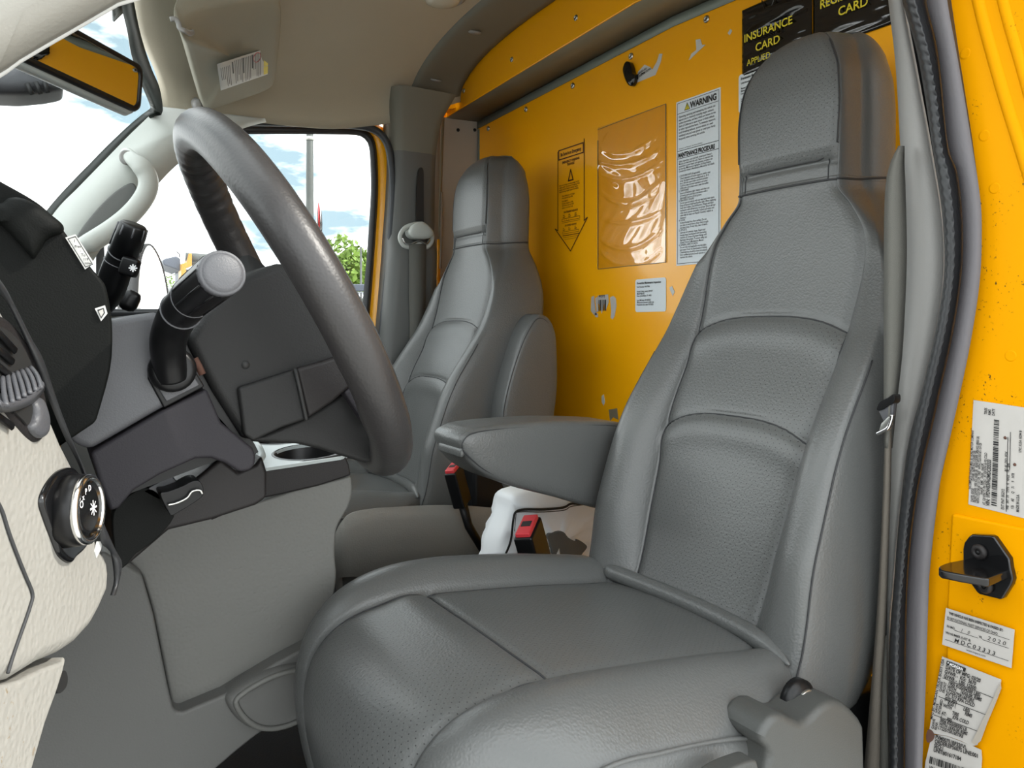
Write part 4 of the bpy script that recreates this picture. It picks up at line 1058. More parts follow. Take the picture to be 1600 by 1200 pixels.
tg = Print((0.0299, 0.5617, 0.5575), (.43, .90, 0), (-.06, 0, .99), .0006)
part(prism('small_tag', [(0.0304, 0.5638, 0.5545), (0.0321, 0.5683, 0.5598), (0.0355, 0.5756, 0.5575), (0.0346, 0.5729, 0.5532), (0.0316, 0.5657, 0.5497)], (-.0005, .0002, 0), white_paper, db), 'small white printed tag')
# hood release hole at the lower end
prism('release_hole', cr([(0.0092, 0.5326, 0.4861), (0.0109, 0.5372, 0.4908), (0.0134, 0.5425, 0.4897), (0.0148, 0.5449, 0.4845), (0.0141, 0.5426, 0.4801), (0.0112, 0.5362, 0.4795), (0.0092, 0.5319, 0.4817)], 4, True), (-.002, .001, 0), ink, db)
# dark knee panel and brake release
kp = part(prism('knee_panel', [(0.0519, 0.7200, 0.5452), (0.0972, 0.7200, 0.5506), (0.1378, 0.7200, 0.5823), (0.1527, 0.7200, 0.5683), (0.1684, 0.7200, 0.5737), (0.1741, 0.7200, 0.5814), (0.1787, 0.7200, 0.5657), (0.1787, 0.7200, 0.5421), (0.1684, 0.7200, 0.5363), (0.1297, 0.7200, 0.5280), (0.0952, 0.7200, 0.5237), (0.0659, 0.7200, 0.5003), (0.0577, 0.7200, 0.4952), (0.0519, 0.7200, 0.5068)], (0, .20, 0), brown_d, db, bevel=.006), 'dark brown panel below the column')
prism('handle_recess', cr([(0.0505, 0.7000, 0.5433), (0.0551, 0.7000, 0.5552), (0.0640, 0.7000, 0.5625), (0.0740, 0.7000, 0.5667), (0.0837, 0.7000, 0.5624), (0.0916, 0.7000, 0.5497), (0.0965, 0.7000, 0.5394), (0.0832, 0.7000, 0.5230), (0.0673, 0.7000, 0.5127), (0.0579, 0.7000, 0.5026), (0.0533, 0.7000, 0.5096)], 3, True), (0, .02, 0), black_dash, db, bevel=.004)
bh = part(prism('brake_release', cr([(0.0826, 0.6750, 0.5650), (0.0883, 0.6750, 0.5664), (0.0989, 0.6750, 0.5694), (0.1067, 0.6750, 0.5728), (0.1126, 0.6750, 0.5722), (0.1156, 0.6750, 0.5655), (0.1146, 0.6750, 0.5593), (0.1067, 0.6750, 0.5539), (0.0969, 0.6750, 0.5488), (0.0912, 0.6750, 0.5464), (0.0883, 0.6750, 0.5509)], 3, True), (0, .03, 0), black_p, db, bevel=.003), 'black brake release handle')
tube('release_edge', cr([(0.0879, 0.6720, 0.5562), (0.0946, 0.6720, 0.5570), (0.1023, 0.6720, 0.5602), (0.1062, 0.6720, 0.5650), (0.1121, 0.6720, 0.5654), (0.1141, 0.6720, 0.5620)], 4), .0010, steel, bh, seg=6)
prism('release_plate', [(0.0721, 0.7000, 0.5637), (0.0945, 0.7000, 0.5752), (0.1025, 0.7000, 0.5635), (0.0847, 0.7000, 0.5548)], (0, .012, 0), charcoal, db, bevel=.001, seg=1)

# ------------------------------------------------------------------ steering column with both levers
sc = thing('steering_column', 'dark grey plastic steering column shroud carrying two levers', 'steering column', (.1, .735, .6))
prism('column_shroud', cr([(0.0089, 0.6550, 0.6531), (0.0170, 0.6550, 0.6754), (0.0269, 0.6550, 0.6914), (0.0370, 0.6550, 0.7010), (0.0577, 0.6550, 0.7078), (0.0792, 0.6550, 0.7115)], 3) + [(0.0866, 0.6550, 0.7050), (0.0988, 0.6550, 0.6822), (0.1141, 0.6550, 0.6516), (0.0802, 0.6550, 0.6350), (0.0319, 0.6550, 0.6071), (0.0195, 0.6550, 0.6148), (0.0113, 0.6550, 0.6342)], (0, .16, 0), charcoal, sc, bevel=.012, seg=4)
prism('column_skirt', [(0.0323, 0.6550, 0.6056), (0.0802, 0.6550, 0.6335), (0.1146, 0.6550, 0.6501), (0.1259, 0.6550, 0.6220), (0.1511, 0.6550, 0.5986), (0.1532, 0.6550, 0.5926), (0.1527, 0.6550, 0.5846), (0.1480, 0.6550, 0.5803), (0.1399, 0.6550, 0.5801), (0.1288, 0.6550, 0.5885), (0.1180, 0.6550, 0.5936), (0.1064, 0.6550, 0.5942), (0.0802, 0.6550, 0.5840), (0.0621, 0.6550, 0.5740), (0.0516, 0.6550, 0.5616), (0.0455, 0.6550, 0.5594), (0.0395, 0.6550, 0.5795)], (0, .16, 0), lower_m, sc, bevel=.008, seg=4)
prism('shroud_filler', [(0.0284, 0.6720, 0.6364), (0.0917, 0.6720, 0.6741), (0.1210, 0.6720, 0.6258), (0.1466, 0.6720, 0.5972), (0.1312, 0.6720, 0.5905), (0.0502, 0.6720, 0.5653), (0.0371, 0.6720, 0.5964)], (0, .12, 0), black_p, sc)
prism('column_core', [(0.0864, 0.6750, 0.7052), (0.1047, 0.6750, 0.6948), (0.1216, 0.6750, 0.6627), (0.1431, 0.6750, 0.6215), (0.1568, 0.6750, 0.5992), (0.1600, 0.6750, 0.5924), (0.1558, 0.6750, 0.5895), (0.1266, 0.6750, 0.6252), (0.1067, 0.6750, 0.6658), (0.0912, 0.6750, 0.6948)], (0, .12, 0), black_p, sc)
tube('core_wire', [(0.1075, 0.6680, 0.6739), (0.1114, 0.6680, 0.6660), (0.1134, 0.6680, 0.6607)], .003, rust, sc, seg=6)
bf = prism('lever_socket', cr([(0.0713, 0.6530, 0.6594), (0.0717, 0.6530, 0.6673), (0.0754, 0.6530, 0.6742), (0.0817, 0.6530, 0.6790), (0.0919, 0.6530, 0.6824)], 4) + [(0.1003, 0.6530, 0.6746), (0.1128, 0.6530, 0.6518), (0.0827, 0.6530, 0.6361)], (0, .01, 0), black_p, sc, bevel=.0015, seg=2)
prism('socket_plate', cr([(0.0743, 0.6515, 0.6594), (0.0747, 0.6515, 0.6663), (0.0779, 0.6515, 0.6717), (0.0834, 0.6515, 0.6751), (0.0917, 0.6515, 0.6774)], 4) + [(0.0982, 0.6515, 0.6717), (0.1087, 0.6515, 0.6531), (0.0843, 0.6515, 0.6411)], (0, .006, 0), charcoal, sc, bevel=.001, seg=1)
lathe('socket_boot', [(.0175, -.004), (.0175, .004), (.014, .007), (.012, .007)], (0.0884, 0.6510, 0.6660), (0, -1, .1), black_p, sc, seg=24)
sp = cr([(0.0878, 0.6500, 0.6600), (0.0850, 0.6430, 0.6753), (0.0832, 0.6330, 0.6893), (0.0860, 0.6170, 0.7048), (0.0908, 0.5880, 0.7178), (0.0962, 0.5520, 0.7273), (0.0995, 0.5180, 0.7337)], 8)
n_ = len(sp)
stalk = part(tube('indicator_stalk', sp, [.0118 + (.0152 - .0118) * min(1, (i / (n_ - 1)) / .8) for i in range(n_)], black_p, sc, seg=24), 'thick bent black indicator stalk')
ta = (sp[-1] - sp[-4]).normalized()
part(lathe('end_button', [(.0152, -.001), (.0150, .002), (.0140, .004), (.0132, .0035), (.0128, .0042), (.010, .0052), (.0003, .0056)], sp[-1], ta, charcoal, stalk, seg=32), 'round end button')
for i in (n_ - 15, n_ - 21):
    tt = (sp[i + 1] - sp[i - 1]).normalized()
    lathe('stalk_ring', [(.0146, -.0004), (.0153, -.0003), (.0153, .0003), (.0146, .0004)], sp[i], tt, charcoal, stalk, seg=32)
Rf = frame(ta)
for k in range(9):
    o_ = Rf @ Vector((math.cos(k * 2 * PI / 9), math.sin(k * 2 * PI / 9), 0)) * .0149
    tube('grip_rib', [sp[-14] + o_, sp[-8] + o_, sp[-2] + o_], .0008, black_p, stalk, seg=6)
gp = cr([(0.0474, 0.8600, 0.7063), (0.0516, 0.8550, 0.7138), (0.0557, 0.8500, 0.7264), (0.0595, 0.8400, 0.7398), (0.0637, 0.8300, 0.7555), (0.0684, 0.8200, 0.7710), (0.0721, 0.8000, 0.7851), (0.0749, 0.7950, 0.7955)], 8)
n_ = len(gp)
def gr(i):
    s = i / (n_ - 1)
    return hermite([(0, .005), (.14, .0075), (.30, .0125), (.42, .0140), (.55, .0138), (.8, .0132), (.96, .0125), (1, .0105)], s)
gs = part(tube('gear_lever', gp, [gr(i) for i in range(n_)], black_p, sc, seg=24), 'black gear lever with ribbed knob')
for i in (n_ - 17, n_ - 22):
    tt = (gp[i + 1] - gp[i - 1]).normalized()
    lathe('knob_ring', [(.0130, -.0006), (.0143, -.0003), (.0143, .0003), (.0130, .0006)], gp[i], tt, charcoal, gs, seg=28)
Rf = frame((gp[-1] - gp[-6]).normalized())
for k in range(8):
    o_ = Rf @ Vector((math.cos(k * PI / 4), math.sin(k * PI / 4), 0))
    tube('knob_rib', [gp[n_ - 15] + o_ * .0136, gp[n_ - 8] + o_ * .0131, gp[n_ - 3] + o_ * .0126], .0009, charcoal, gs, seg=6)
box('overdrive_button', (0.0726, 0.8060, 0.7562), (.016, .012, .018), black_p, gs, Matrix.Rotation(-.5, 3, 'Z') @ Matrix.Rotation(.3, 3, 'Y'), bevel=.003)
Print((0.0740, 0.7920, 0.7541), (1, -.2, 0), (0, 0, 1), .001).line([(-.003, 0), (.003, 0)], .0012).line([(0, -.003), (0, .003)], .0012).line([(-.002, -.002), (.002, .002)], .001).line([(-.002, .002), (.002, -.002)], .001).build('button_mark', ink_w, gs)
box('lever_stub', (0.0811, 0.9000, 0.7270), (.018, .018, .022), black_p, sc, Matrix.Rotation(.4, 3, 'Y'), bevel=.006)

# ------------------------------------------------------------------ steering wheel
tau, psi = math.radians(29.34), math.radians(-6.46)
WC = V(.2047, .735, .7232)
wn = V(math.cos(tau) * math.cos(psi), math.cos(tau) * math.sin(psi), math.sin(tau))
wv_ = V(-math.sin(tau) * math.cos(psi), -math.sin(tau) * math.sin(psi), math.cos(tau))
wu = wv_.cross(wn)            # towards the far (passenger) side or near side
if wu.y < 0: wu = -wu
sw = thing('steering_wheel', 'worn dark leather steering wheel seen edge on', 'steering wheel', WC)
RIM = .1727
def rim(ph): return WC + (wv_ * math.cos(ph) + wu * math.sin(ph)) * RIM
NR, NS = 240, 20
rings = []
for i in range(NR):
    ph = 2 * PI * i / NR
    rad = (wv_ * math.cos(ph) + wu * math.sin(ph))
    deg = math.degrees(ph) % 360
    ring = []
    for k in range(NS):
        th = 2 * PI * k / NS
        inner = max(0, -math.cos(th))
        r = .0190
        # creases of the wrap near the top, finger bumps low on the near side
        d = (deg - 28) / 22
        r += -.0045 * math.exp(-d * d) * max(0, math.sin(ph * 360 / 6.5)) ** 4 * (.35 + .65 * max(0, math.cos(th - PI * .8)))
        d = (deg - 232) / 26
        r += .0028 * inner * math.exp(-d * d * 1.5) * math.cos((deg - 232) * PI / 11)
        ring.append(rim(ph) + (rad * math.cos(th) + wn * math.sin(th)) * r)
    rings.append(ring)
rings.append(rings[0])
rimo = loft('rim', rings, wheel_m, sw, cap=False)
seam([WC + (wv_ * math.cos(a) + wu * math.sin(a)) * (RIM + .004) + wn * .0186 for a in [2 * PI * k / 120 for k in range(121)]], rimo, .0007)
hubo = [(0.1007, 0.6650, 0.6886), (0.1139, 0.6650, 0.7094), (0.1410, 0.6650, 0.7406), (0.1748, 0.6650, 0.7543), (0.1991, 0.6650, 0.7525), (0.2221, 0.6650, 0.7284), (0.2368, 0.6650, 0.6827), (0.2416, 0.6650, 0.6550), (0.2404, 0.6650, 0.6469), (0.2227, 0.6650, 0.6328), (0.1980, 0.6650, 0.6201), (0.1770, 0.6650, 0.6132), (0.1524, 0.6650, 0.6025), (0.1451, 0.6650, 0.6068), (0.1218, 0.6650, 0.6464)]
hub = part(prism('hub', hubo, (0, .135, 0), hub_m, sw, bevel=.016, seg=4), 'grey plastic airbag hub')
prism('hub_cover', [(0.1395, 0.6580, 0.6493), (0.1751, 0.6580, 0.6598), (0.1871, 0.6580, 0.6632), (0.1970, 0.6580, 0.6198), (0.1751, 0.6580, 0.6136), (0.1518, 0.6580, 0.6040), (0.1446, 0.6580, 0.6099)], (0, .02, 0), hub_m, hub, bevel=.003)
prism('hub_switch', [(0.1873, 0.6570, 0.6638), (0.2080, 0.6570, 0.6688), (0.2252, 0.6570, 0.6740), (0.2381, 0.6570, 0.6544), (0.2375, 0.6570, 0.6476), (0.2200, 0.6570, 0.6336), (0.1978, 0.6570, 0.6204)], (0, .02, 0), brown_d, hub, bevel=.004)
lathe('hub_hole', [(.0034, -.002), (.0034, .0004), (.0002, .0005)], (0.1471, 0.6645, 0.6678), (0, -1, 0), ink, hub, seg=20)
tube('hub_gap', [(0.1859, 0.6560, 0.6639), (0.1909, 0.6560, 0.6424), (0.1953, 0.6560, 0.6218), (0.1959, 0.6560, 0.6190)], .0018, ink, hub, seg=6)
def spoke(name, a, b, w0, w1, d0, d1, m):
    a, b = Vector(a), Vector(b)
    t = (b - a).normalized()
    s = t.cross(wn).normalized()
    rg = []
    for i in range(9):
        f = i / 8
        c = a.lerp(b, f)
        ww = w0 + (w1 - w0) * (f ** .7)
        dd = d0 + (d1 - d0) * f
        rg.append([c + s * ww * math.cos(q) * (abs(math.cos(q)) ** -.3 if abs(math.cos(q)) > .01 else 1) + wn * dd * math.sin(q) for q in [2 * PI * k / 16 for k in range(16)]])
    return loft(name, rg, m, sw)
prism('spoke', [(0.1487, 0.6720, 0.6025), (0.1679, 0.6720, 0.6087), (0.2001, 0.6720, 0.6199), (0.2250, 0.6720, 0.6333), (0.2411, 0.6720, 0.6453), (0.2521, 0.6720, 0.6319), (0.2683, 0.6720, 0.6109), (0.2772, 0.6720, 0.6007), (0.2772, 0.6720, 0.5828), (0.2696, 0.6720, 0.5739), (0.2558, 0.6720, 0.5740), (0.2393, 0.6720, 0.5802), (0.2127, 0.6720, 0.5906), (0.1927, 0.6720, 0.5968), (0.1679, 0.6720, 0.5998)], (0, .05, 0), hub_m, sw, bevel=.010, seg=4)
spoke('spoke', WC - wv_ * .05 + wu * .05 - wn * .012, rim(math.radians(146)), .045, .024, .016, .011, hub_m)
spoke('spoke', WC + wu * .05 + wv_ * .02 - wn * .012, rim(math.radians(80)), .04, .024, .016, .011, hub_m)
prism('spoke_pad', [(0.2303, 0.6600, 0.6420), (0.2368, 0.6600, 0.6462), (0.2452, 0.6600, 0.6378), (0.2549, 0.6600, 0.6246), (0.2598, 0.6600, 0.6127), (0.2549, 0.6600, 0.6107), (0.2476, 0.6600, 0.6158)], (0, .03, 0), lower_m, sw, bevel=.004)

# ------------------------------------------------------------------ engine cover between the footwells
ec = thing('engine_cover', 'beige grey engine cover with cup holders in front of the far seat', 'console', (.2, 1.2, .3))
eo = cr([(0.3526, 0.9800, 0.5012), (0.3543, 0.9800, 0.4874), (0.3534, 0.9800, 0.4739), (0.3473, 0.9800, 0.4577), (0.3359, 0.9800, 0.4406), (0.3316, 0.9800, 0.4260), (0.3307, 0.9800, 0.3976), (0.3324, 0.9800, 0.3679), (0.3238, 0.9800, 0.3275), (0.3035, 0.9800, 0.2909), (0.2544, 0.9800, 0.2757), (0.1913, 0.9800, 0.2512), (0.1549, 0.9800, 0.2428), (0.1449, 0.9800, 0.2424), (0.1379, 0.9800, 0.2450), (0.1337, 0.9800, 0.2521), (0.1282, 0.9800, 0.2791), (0.1131, 0.9800, 0.3648), (0.1010, 0.9800, 0.4115)], 3) + [(0.0837, 0.9800, 0.4350), (0.1282, 0.9800, 0.4633), (0.1765, 0.9800, 0.4697), (0.2292, 0.9800, 0.4804), (0.2770, 0.9800, 0.4910)]
prism('cover_body', eo, (0, .014, 0), console_m, ec, bevel=.005, seg=3)
eb = [V(*p) + V(-.004, .012, 0) for p in eo]
eb = [V(p.x, p.y, min(p.z, .452)) for p in eb]
prism('cover_body', eb, (0, .42, 0), console_m, ec, bevel=.012, seg=4)
fo = [(0.0589, 0.9550, 0.4538), (0.0984, 0.9550, 0.4203), (0.1102, 0.9550, 0.3733), (0.1249, 0.9550, 0.2899), (0.1303, 0.9550, 0.2636), (0.1344, 0.9550, 0.2566), (0.1412, 0.9550, 0.2541), (0.1864, 0.9550, 0.2627), (0.2479, 0.9550, 0.2865), (0.2957, 0.9550, 0.3014), (0.3072, 0.9550, 0.2826), (0.3072, 0.9550, 0.2307), (0.2747, 0.9550, 0.2213), (0.2463, 0.9550, 0.2131), (0.2219, 0.9550, 0.2026), (0.1995, 0.9550, 0.1905), (0.1792, 0.9550, 0.1783), (0.1440, 0.9550, 0.1519), (0.0841, 0.9550, 0.1141), (-0.0181, 0.9550, 0.1507), (-0.0125, 0.9550, 0.3705)]
part(prism('cover_flange', fo, (0, .05, 0), console_l, ec, bevel=.004), 'grey lower flange of the engine cover')
fbo = cr([(0.1875, 0.9530, 0.2587), (0.1976, 0.9530, 0.2683), (0.2139, 0.9530, 0.2751), (0.2335, 0.9530, 0.2805), (0.2567, 0.9530, 0.2829), (0.2805, 0.9530, 0.2798), (0.3016, 0.9530, 0.2685), (0.3166, 0.9530, 0.2536), (0.3224, 0.9530, 0.2391), (0.3174, 0.9530, 0.2257), (0.3049, 0.9530, 0.2175), (0.2886, 0.9530, 0.2121), (0.2709, 0.9530, 0.2089), (0.2536, 0.9530, 0.2072), (0.2351, 0.9530, 0.2092), (0.2154, 0.9530, 0.2177), (0.1976, 0.9530, 0.2363)], 4, True)
part(puff('flange_bump', fbo, (0, .02, 0), console_l, ec, steps=((1, 0), (.97, .25), (.92, .42), (.84, .5), (.72, .42), (.5, .40), (.2, .42))), 'rounded bump low on the flange')
fc_ = sum(fbo, Vector()) / len(fbo)
part(tube('bump_lip', [fc_ + (p - fc_) * .86 + V(0, -.0100, 0) for p in fbo], .0034, console_m, ec, seg=8, closed=True), 'pale raised lip of the bump')
# tray with cup holders
bo_ = [(0.2073, 0.9740, 0.5233), (0.2395, 0.9740, 0.5217), (0.2434, 0.9740, 0.5237), (0.2834, 0.9740, 0.5272), (0.3382, 0.9740, 0.5322), (0.3434, 0.9740, 0.5284), (0.3478, 0.9740, 0.5179), (0.3504, 0.9740, 0.5033), (0.3083, 0.9740, 0.4943), (0.2592, 0.9740, 0.4884), (0.2395, 0.9740, 0.4867), (0.2125, 0.9740, 0.4789), (0.1754, 0.9740, 0.4665), (0.1864, 0.9740, 0.4991)]
part(prism('tray_band', bo_, (0, .010, 0), brown_d, ec, bevel=.003), 'dark brown band below the cup tray')
TZ = .5335
cups = [(.308, 1.034, .0445), (.300, 1.140, .043)]
outer = [(.236, .985), (.27, .984), (.335, .983), (.349, .99), (.354, 1.01), (.362, 1.10), (.366, 1.19), (.225, 1.20), (.226, 1.06)]
tray = part(fill2d('cup_tray', [outer] + [circle2(x, y, r) for x, y, r in cups], (.0, -.01, .444), (1, 0, .06), (0, 1, .065), tray_m, ec, depth=.004), 'pale grey tray top')
for x, y, r in cups:
    lathe('cup_holder', [(r + .003, .0022), (r, .0028), (r - .001, 0), (r - .004, -.05), (r - .006, -.052), (.0005, -.052)], (x, y - .01, TZ - .0895 + .06 * x + .065 * y), (-.06, -.065, 1), black_p, ec, seg=36, cap=False)
tube('tray_lip', cr([(0.2488, 1.1200, 0.5374), (0.2446, 1.0600, 0.5428), (0.2418, 1.0200, 0.5424), (0.2411, 1.0000, 0.5354), (0.2335, 0.9850, 0.5318), (0.2230, 0.9800, 0.5303)], 5), .005, tray_m, ec, seg=8)

# ------------------------------------------------------------------ inside mirror, camera box, visor
mc = V(.126, 1.268, 1.053)
u_ = V(.627, .789, 0).normalized()
m_n = V(.789, -.627, -.075).normalized()
u_ = (u_ - m_n * u_.dot(m_n)).normalized()
v_ = m_n.cross(u_)
if v_.z < 0: v_ = -v_
mcen = mc - u_ * .13
def rr2(hw, hh, r, n=6):
    out = []
    for cx, cy, a0 in ((hw - r, hh - r, 0), (-hw + r, hh - r, 90), (-hw + r, -hh + r, 180), (hw - r, -hh + r, 270)):
        for k in range(n + 1):
            a = math.radians(a0 + 90 * k / n)
            out.append((cx + r * math.cos(a), cy + r * math.sin(a)))
    return out
def on_m(pts, off): return [mcen + u_ * a + v_ * b + m_n * off for a, b in pts]
im = thing('inside_mirror', 'black rimmed inside mirror reflecting the yellow bulkhead', 'mirror', mcen)
loft('mirror_shell', [on_m([(a, b - .006) for a, b in rr2(.126, .034, .014)], -.001), on_m([(a, b - .009) for a, b in rr2(.128, .0345, .015)], -.010), on_m([(a, b - .008) for a, b in rr2(.124, .031, .014)], -.024), on_m([(a, b - .006) for a, b in rr2(.10, .022, .012)], -.036), on_m(rr2(.05, .010, .008), -.042)], tray_m, im)
loft('mirror_rim', [on_m(rr2(.1305, .0352, .015), -.003), on_m(rr2(.1315, .0362, .016), .002), on_m(rr2(.129, .034, .014), .006), on_m(rr2(.1235, .0285, .012), .0062), on_m(rr2(.123, .028, .012), .003)], black_p, im, cap=False)
loft('mirror_face', [on_m(rr2(.1238, .0288, .012), .0042), on_m(rr2(.06, .014, .006), .0043), on_m(rr2(.001, .001, .0004), .0043)], mirror_m, im, smooth=False)
tube('mirror_arm', [mcen - m_n * .028, mcen - m_n * .05 + V(0, 0, .03), V(.045, 1.19, 1.20)], .008, black_p, im, seg=10)
dc = thing('windscreen_sensor', 'grey black sensor housing with three slots behind the inside mirror', 'sensor', (-0.0166, 1.2700, 1.0398))
puff('housing', cr([(-0.1107, 1.2750, 1.0409), (-0.0465, 1.2750, 1.0539), (-0.0121, 1.2750, 1.0725), (0.0033, 1.2750, 1.0716), (0.0173, 1.2750, 1.0577), (0.0291, 1.2750, 1.0405), (0.0142, 1.2750, 1.0317), (-0.0044, 1.2750, 1.0260), (-0.0257, 1.2750, 1.0209), (-0.0465, 1.2750, 1.0185), (-0.0756, 1.2750, 1.0165), (-0.1107, 1.2750, 1.0169)], 4, True), (0, .05, 0), charcoal, dc, steps=((1, 0), (.97, .15), (.88, .3), (.6, .42), (.2, .45)))
for q in ([(-0.0148, 1.2500, 1.0347), (-0.0081, 1.2500, 1.0199)], [(-0.0043, 1.2500, 1.0382), (0.0017, 1.2500, 1.0223)], [(0.0055, 1.2500, 1.0407), (0.0101, 1.2500, 1.0254)]): tube('slot', q, .003, ink, dc, seg=6)

vs_ = thing('sun_visor', 'taupe sun visor with white instruction label folded against the headliner', 'sun visor', (.33, 1.65, 1.25))
vo_ = cr([(0.2059, 1.4200, 1.2050), (0.2115, 1.4300, 1.2359), (0.2276, 1.4400, 1.2574), (0.2612, 1.4500, 1.2785), (0.3438, 1.4700, 1.3158), (0.3794, 1.4800, 1.3251), (0.3967, 1.5000, 1.3214), (0.4126, 1.5600, 1.3051), (0.4374, 1.6800, 1.2810), (0.4614, 1.8000, 1.2709), (0.4538, 1.8400, 1.2595), (0.3957, 1.8800, 1.2350), (0.3451, 1.9000, 1.2127), (0.3299, 1.9100, 1.2069), (0.3100, 1.8500, 1.2185), (0.2667, 1.6800, 1.2236), (0.2292, 1.5200, 1.2164)], 4, True)
puff('visor_pad', vo_, (-.010, .0, .022), visor_m, vs_, steps=((1, 0), (.985, .18), (.955, .30), (.85, .36), (.5, .40), (.1, .40)))
lb = [Vector(p) + V(.002, -.004, -.0150) for p in [(0.2966, 1.6000, 1.2326), (0.4033, 1.6300, 1.2945), (0.4267, 1.7300, 1.2713), (0.3304, 1.7400, 1.2227)]]
def on_l(a, b, off=.0006): return lb[0] + (lb[1] - lb[0]) * a + (lb[3] - lb[0]) * b + ((lb[2] - lb[1]) - (lb[3] - lb[0])) * a * b + V(.0002, -.0003, -.001) * (off / .001)
vl = part(loft('visor_label', [[on_l(i / 8, j / 6, 0) for i in range(9)] for j in range(7)], white_paper, vs_, closed=False, cap=False, solid=.0004), 'white instruction label')
def lquad(name, quads, m, off=.0008):
    vs, fs = [], []
    for a0, b0, a1, b1 in quads:
        k = len(vs)
        vs += [on_l(a0, b0, off), on_l(a1, b0, off), on_l(a1, b1, off), on_l(a0, b1, off)]
        fs.append((k, k + 1, k + 2, k + 3))
    return obj(name, vs, fs, m, vl, smooth=False)
rr = random.Random(2)
ql = []
for k in range(24):
    a = .05 + .034 * k
    if k in (6, 7, 13, 18): continue
    ql.append((a, .06 + (.1 if k < 6 else 0), a + .010, rr.choice((.62, .85, .92, .95))))
ql += [(.27, .08, .295, .5), (.48, .06, .505, .62), (.66, .05, .685, .55)]
lquad('label_print', ql, ink)
lquad('label_band', [(.91, .0, 1, .29), (.91, .31, 1, .63), (.91, .65, 1, .95)], ink_y)
tube('label_seal', [on_l(.77 + .07 * math.cos(q), .2 + .17 * math.sin(q), .001) for q in [2 * PI * k / 24 for k in range(25)]], .0006, ink_r, vl, seg=4)
part(tube('visor_clip', cr([(0.1871, 1.4000, 1.2162), (0.1950, 1.4000, 1.2178), (0.2000, 1.4000, 1.2124), (0.2020, 1.4000, 1.2042), (0.2091, 1.4000, 1.2013), (0.2187, 1.4100, 1.2021), (0.2265, 1.4200, 1.2091)], 5), .0045, pillar_b, vs_, seg=8, flat=.6), 'pale visor clip')
tube('visor_rod', [(0.2156, 1.4300, 1.2124), (0.2291, 1.4500, 1.2194)], .005, chrome, vs_, seg=8)
part(puff('visor_pivot', cr([(0.3030, 1.9000, 1.2183), (0.3114, 1.9000, 1.2285), (0.3197, 1.9000, 1.2238), (0.3253, 1.9000, 1.2038), (0.3141, 1.9000, 1.2007), (0.3058, 1.9000, 1.2039)], 4, True), (0, .03, .01), pillar_b, vs_, steps=((1, 0), (.9, .2), (.5, .3))), 'pale pivot block')
# ------------------------------------------------------------------ near door pillar
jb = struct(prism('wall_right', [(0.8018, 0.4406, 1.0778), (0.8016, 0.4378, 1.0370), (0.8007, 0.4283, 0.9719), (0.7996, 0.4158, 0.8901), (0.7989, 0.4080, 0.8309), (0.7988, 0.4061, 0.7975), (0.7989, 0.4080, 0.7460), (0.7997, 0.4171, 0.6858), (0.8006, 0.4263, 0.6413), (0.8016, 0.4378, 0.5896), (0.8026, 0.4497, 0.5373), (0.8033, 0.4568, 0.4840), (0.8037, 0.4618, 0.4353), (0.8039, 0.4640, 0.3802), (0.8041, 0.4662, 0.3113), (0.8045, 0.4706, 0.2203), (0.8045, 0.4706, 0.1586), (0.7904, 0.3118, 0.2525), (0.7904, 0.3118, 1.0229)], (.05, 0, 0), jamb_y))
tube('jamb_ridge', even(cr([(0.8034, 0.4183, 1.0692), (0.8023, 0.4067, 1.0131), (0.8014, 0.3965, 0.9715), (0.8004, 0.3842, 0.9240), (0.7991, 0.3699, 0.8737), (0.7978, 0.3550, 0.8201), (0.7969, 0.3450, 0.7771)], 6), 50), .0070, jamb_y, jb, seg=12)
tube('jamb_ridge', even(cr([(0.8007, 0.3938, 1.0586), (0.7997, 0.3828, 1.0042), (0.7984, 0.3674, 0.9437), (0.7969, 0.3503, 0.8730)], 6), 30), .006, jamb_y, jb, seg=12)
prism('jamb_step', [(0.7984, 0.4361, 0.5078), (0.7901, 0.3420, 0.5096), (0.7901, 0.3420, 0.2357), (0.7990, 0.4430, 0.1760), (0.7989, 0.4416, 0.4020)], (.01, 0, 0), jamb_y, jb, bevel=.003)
for q in [(0.8003, 0.4230, 0.9768), (0.7985, 0.4035, 0.8893), (0.7977, 0.3935, 0.8356), (0.7963, 0.3783, 0.6717)]: lathe('dimple', [(.0060, -.001), (.0055, .0003), (.0042, .0002), (.0003, .0001)], q, (-.996, .088, 0), jamb_y, jb, seg=18)
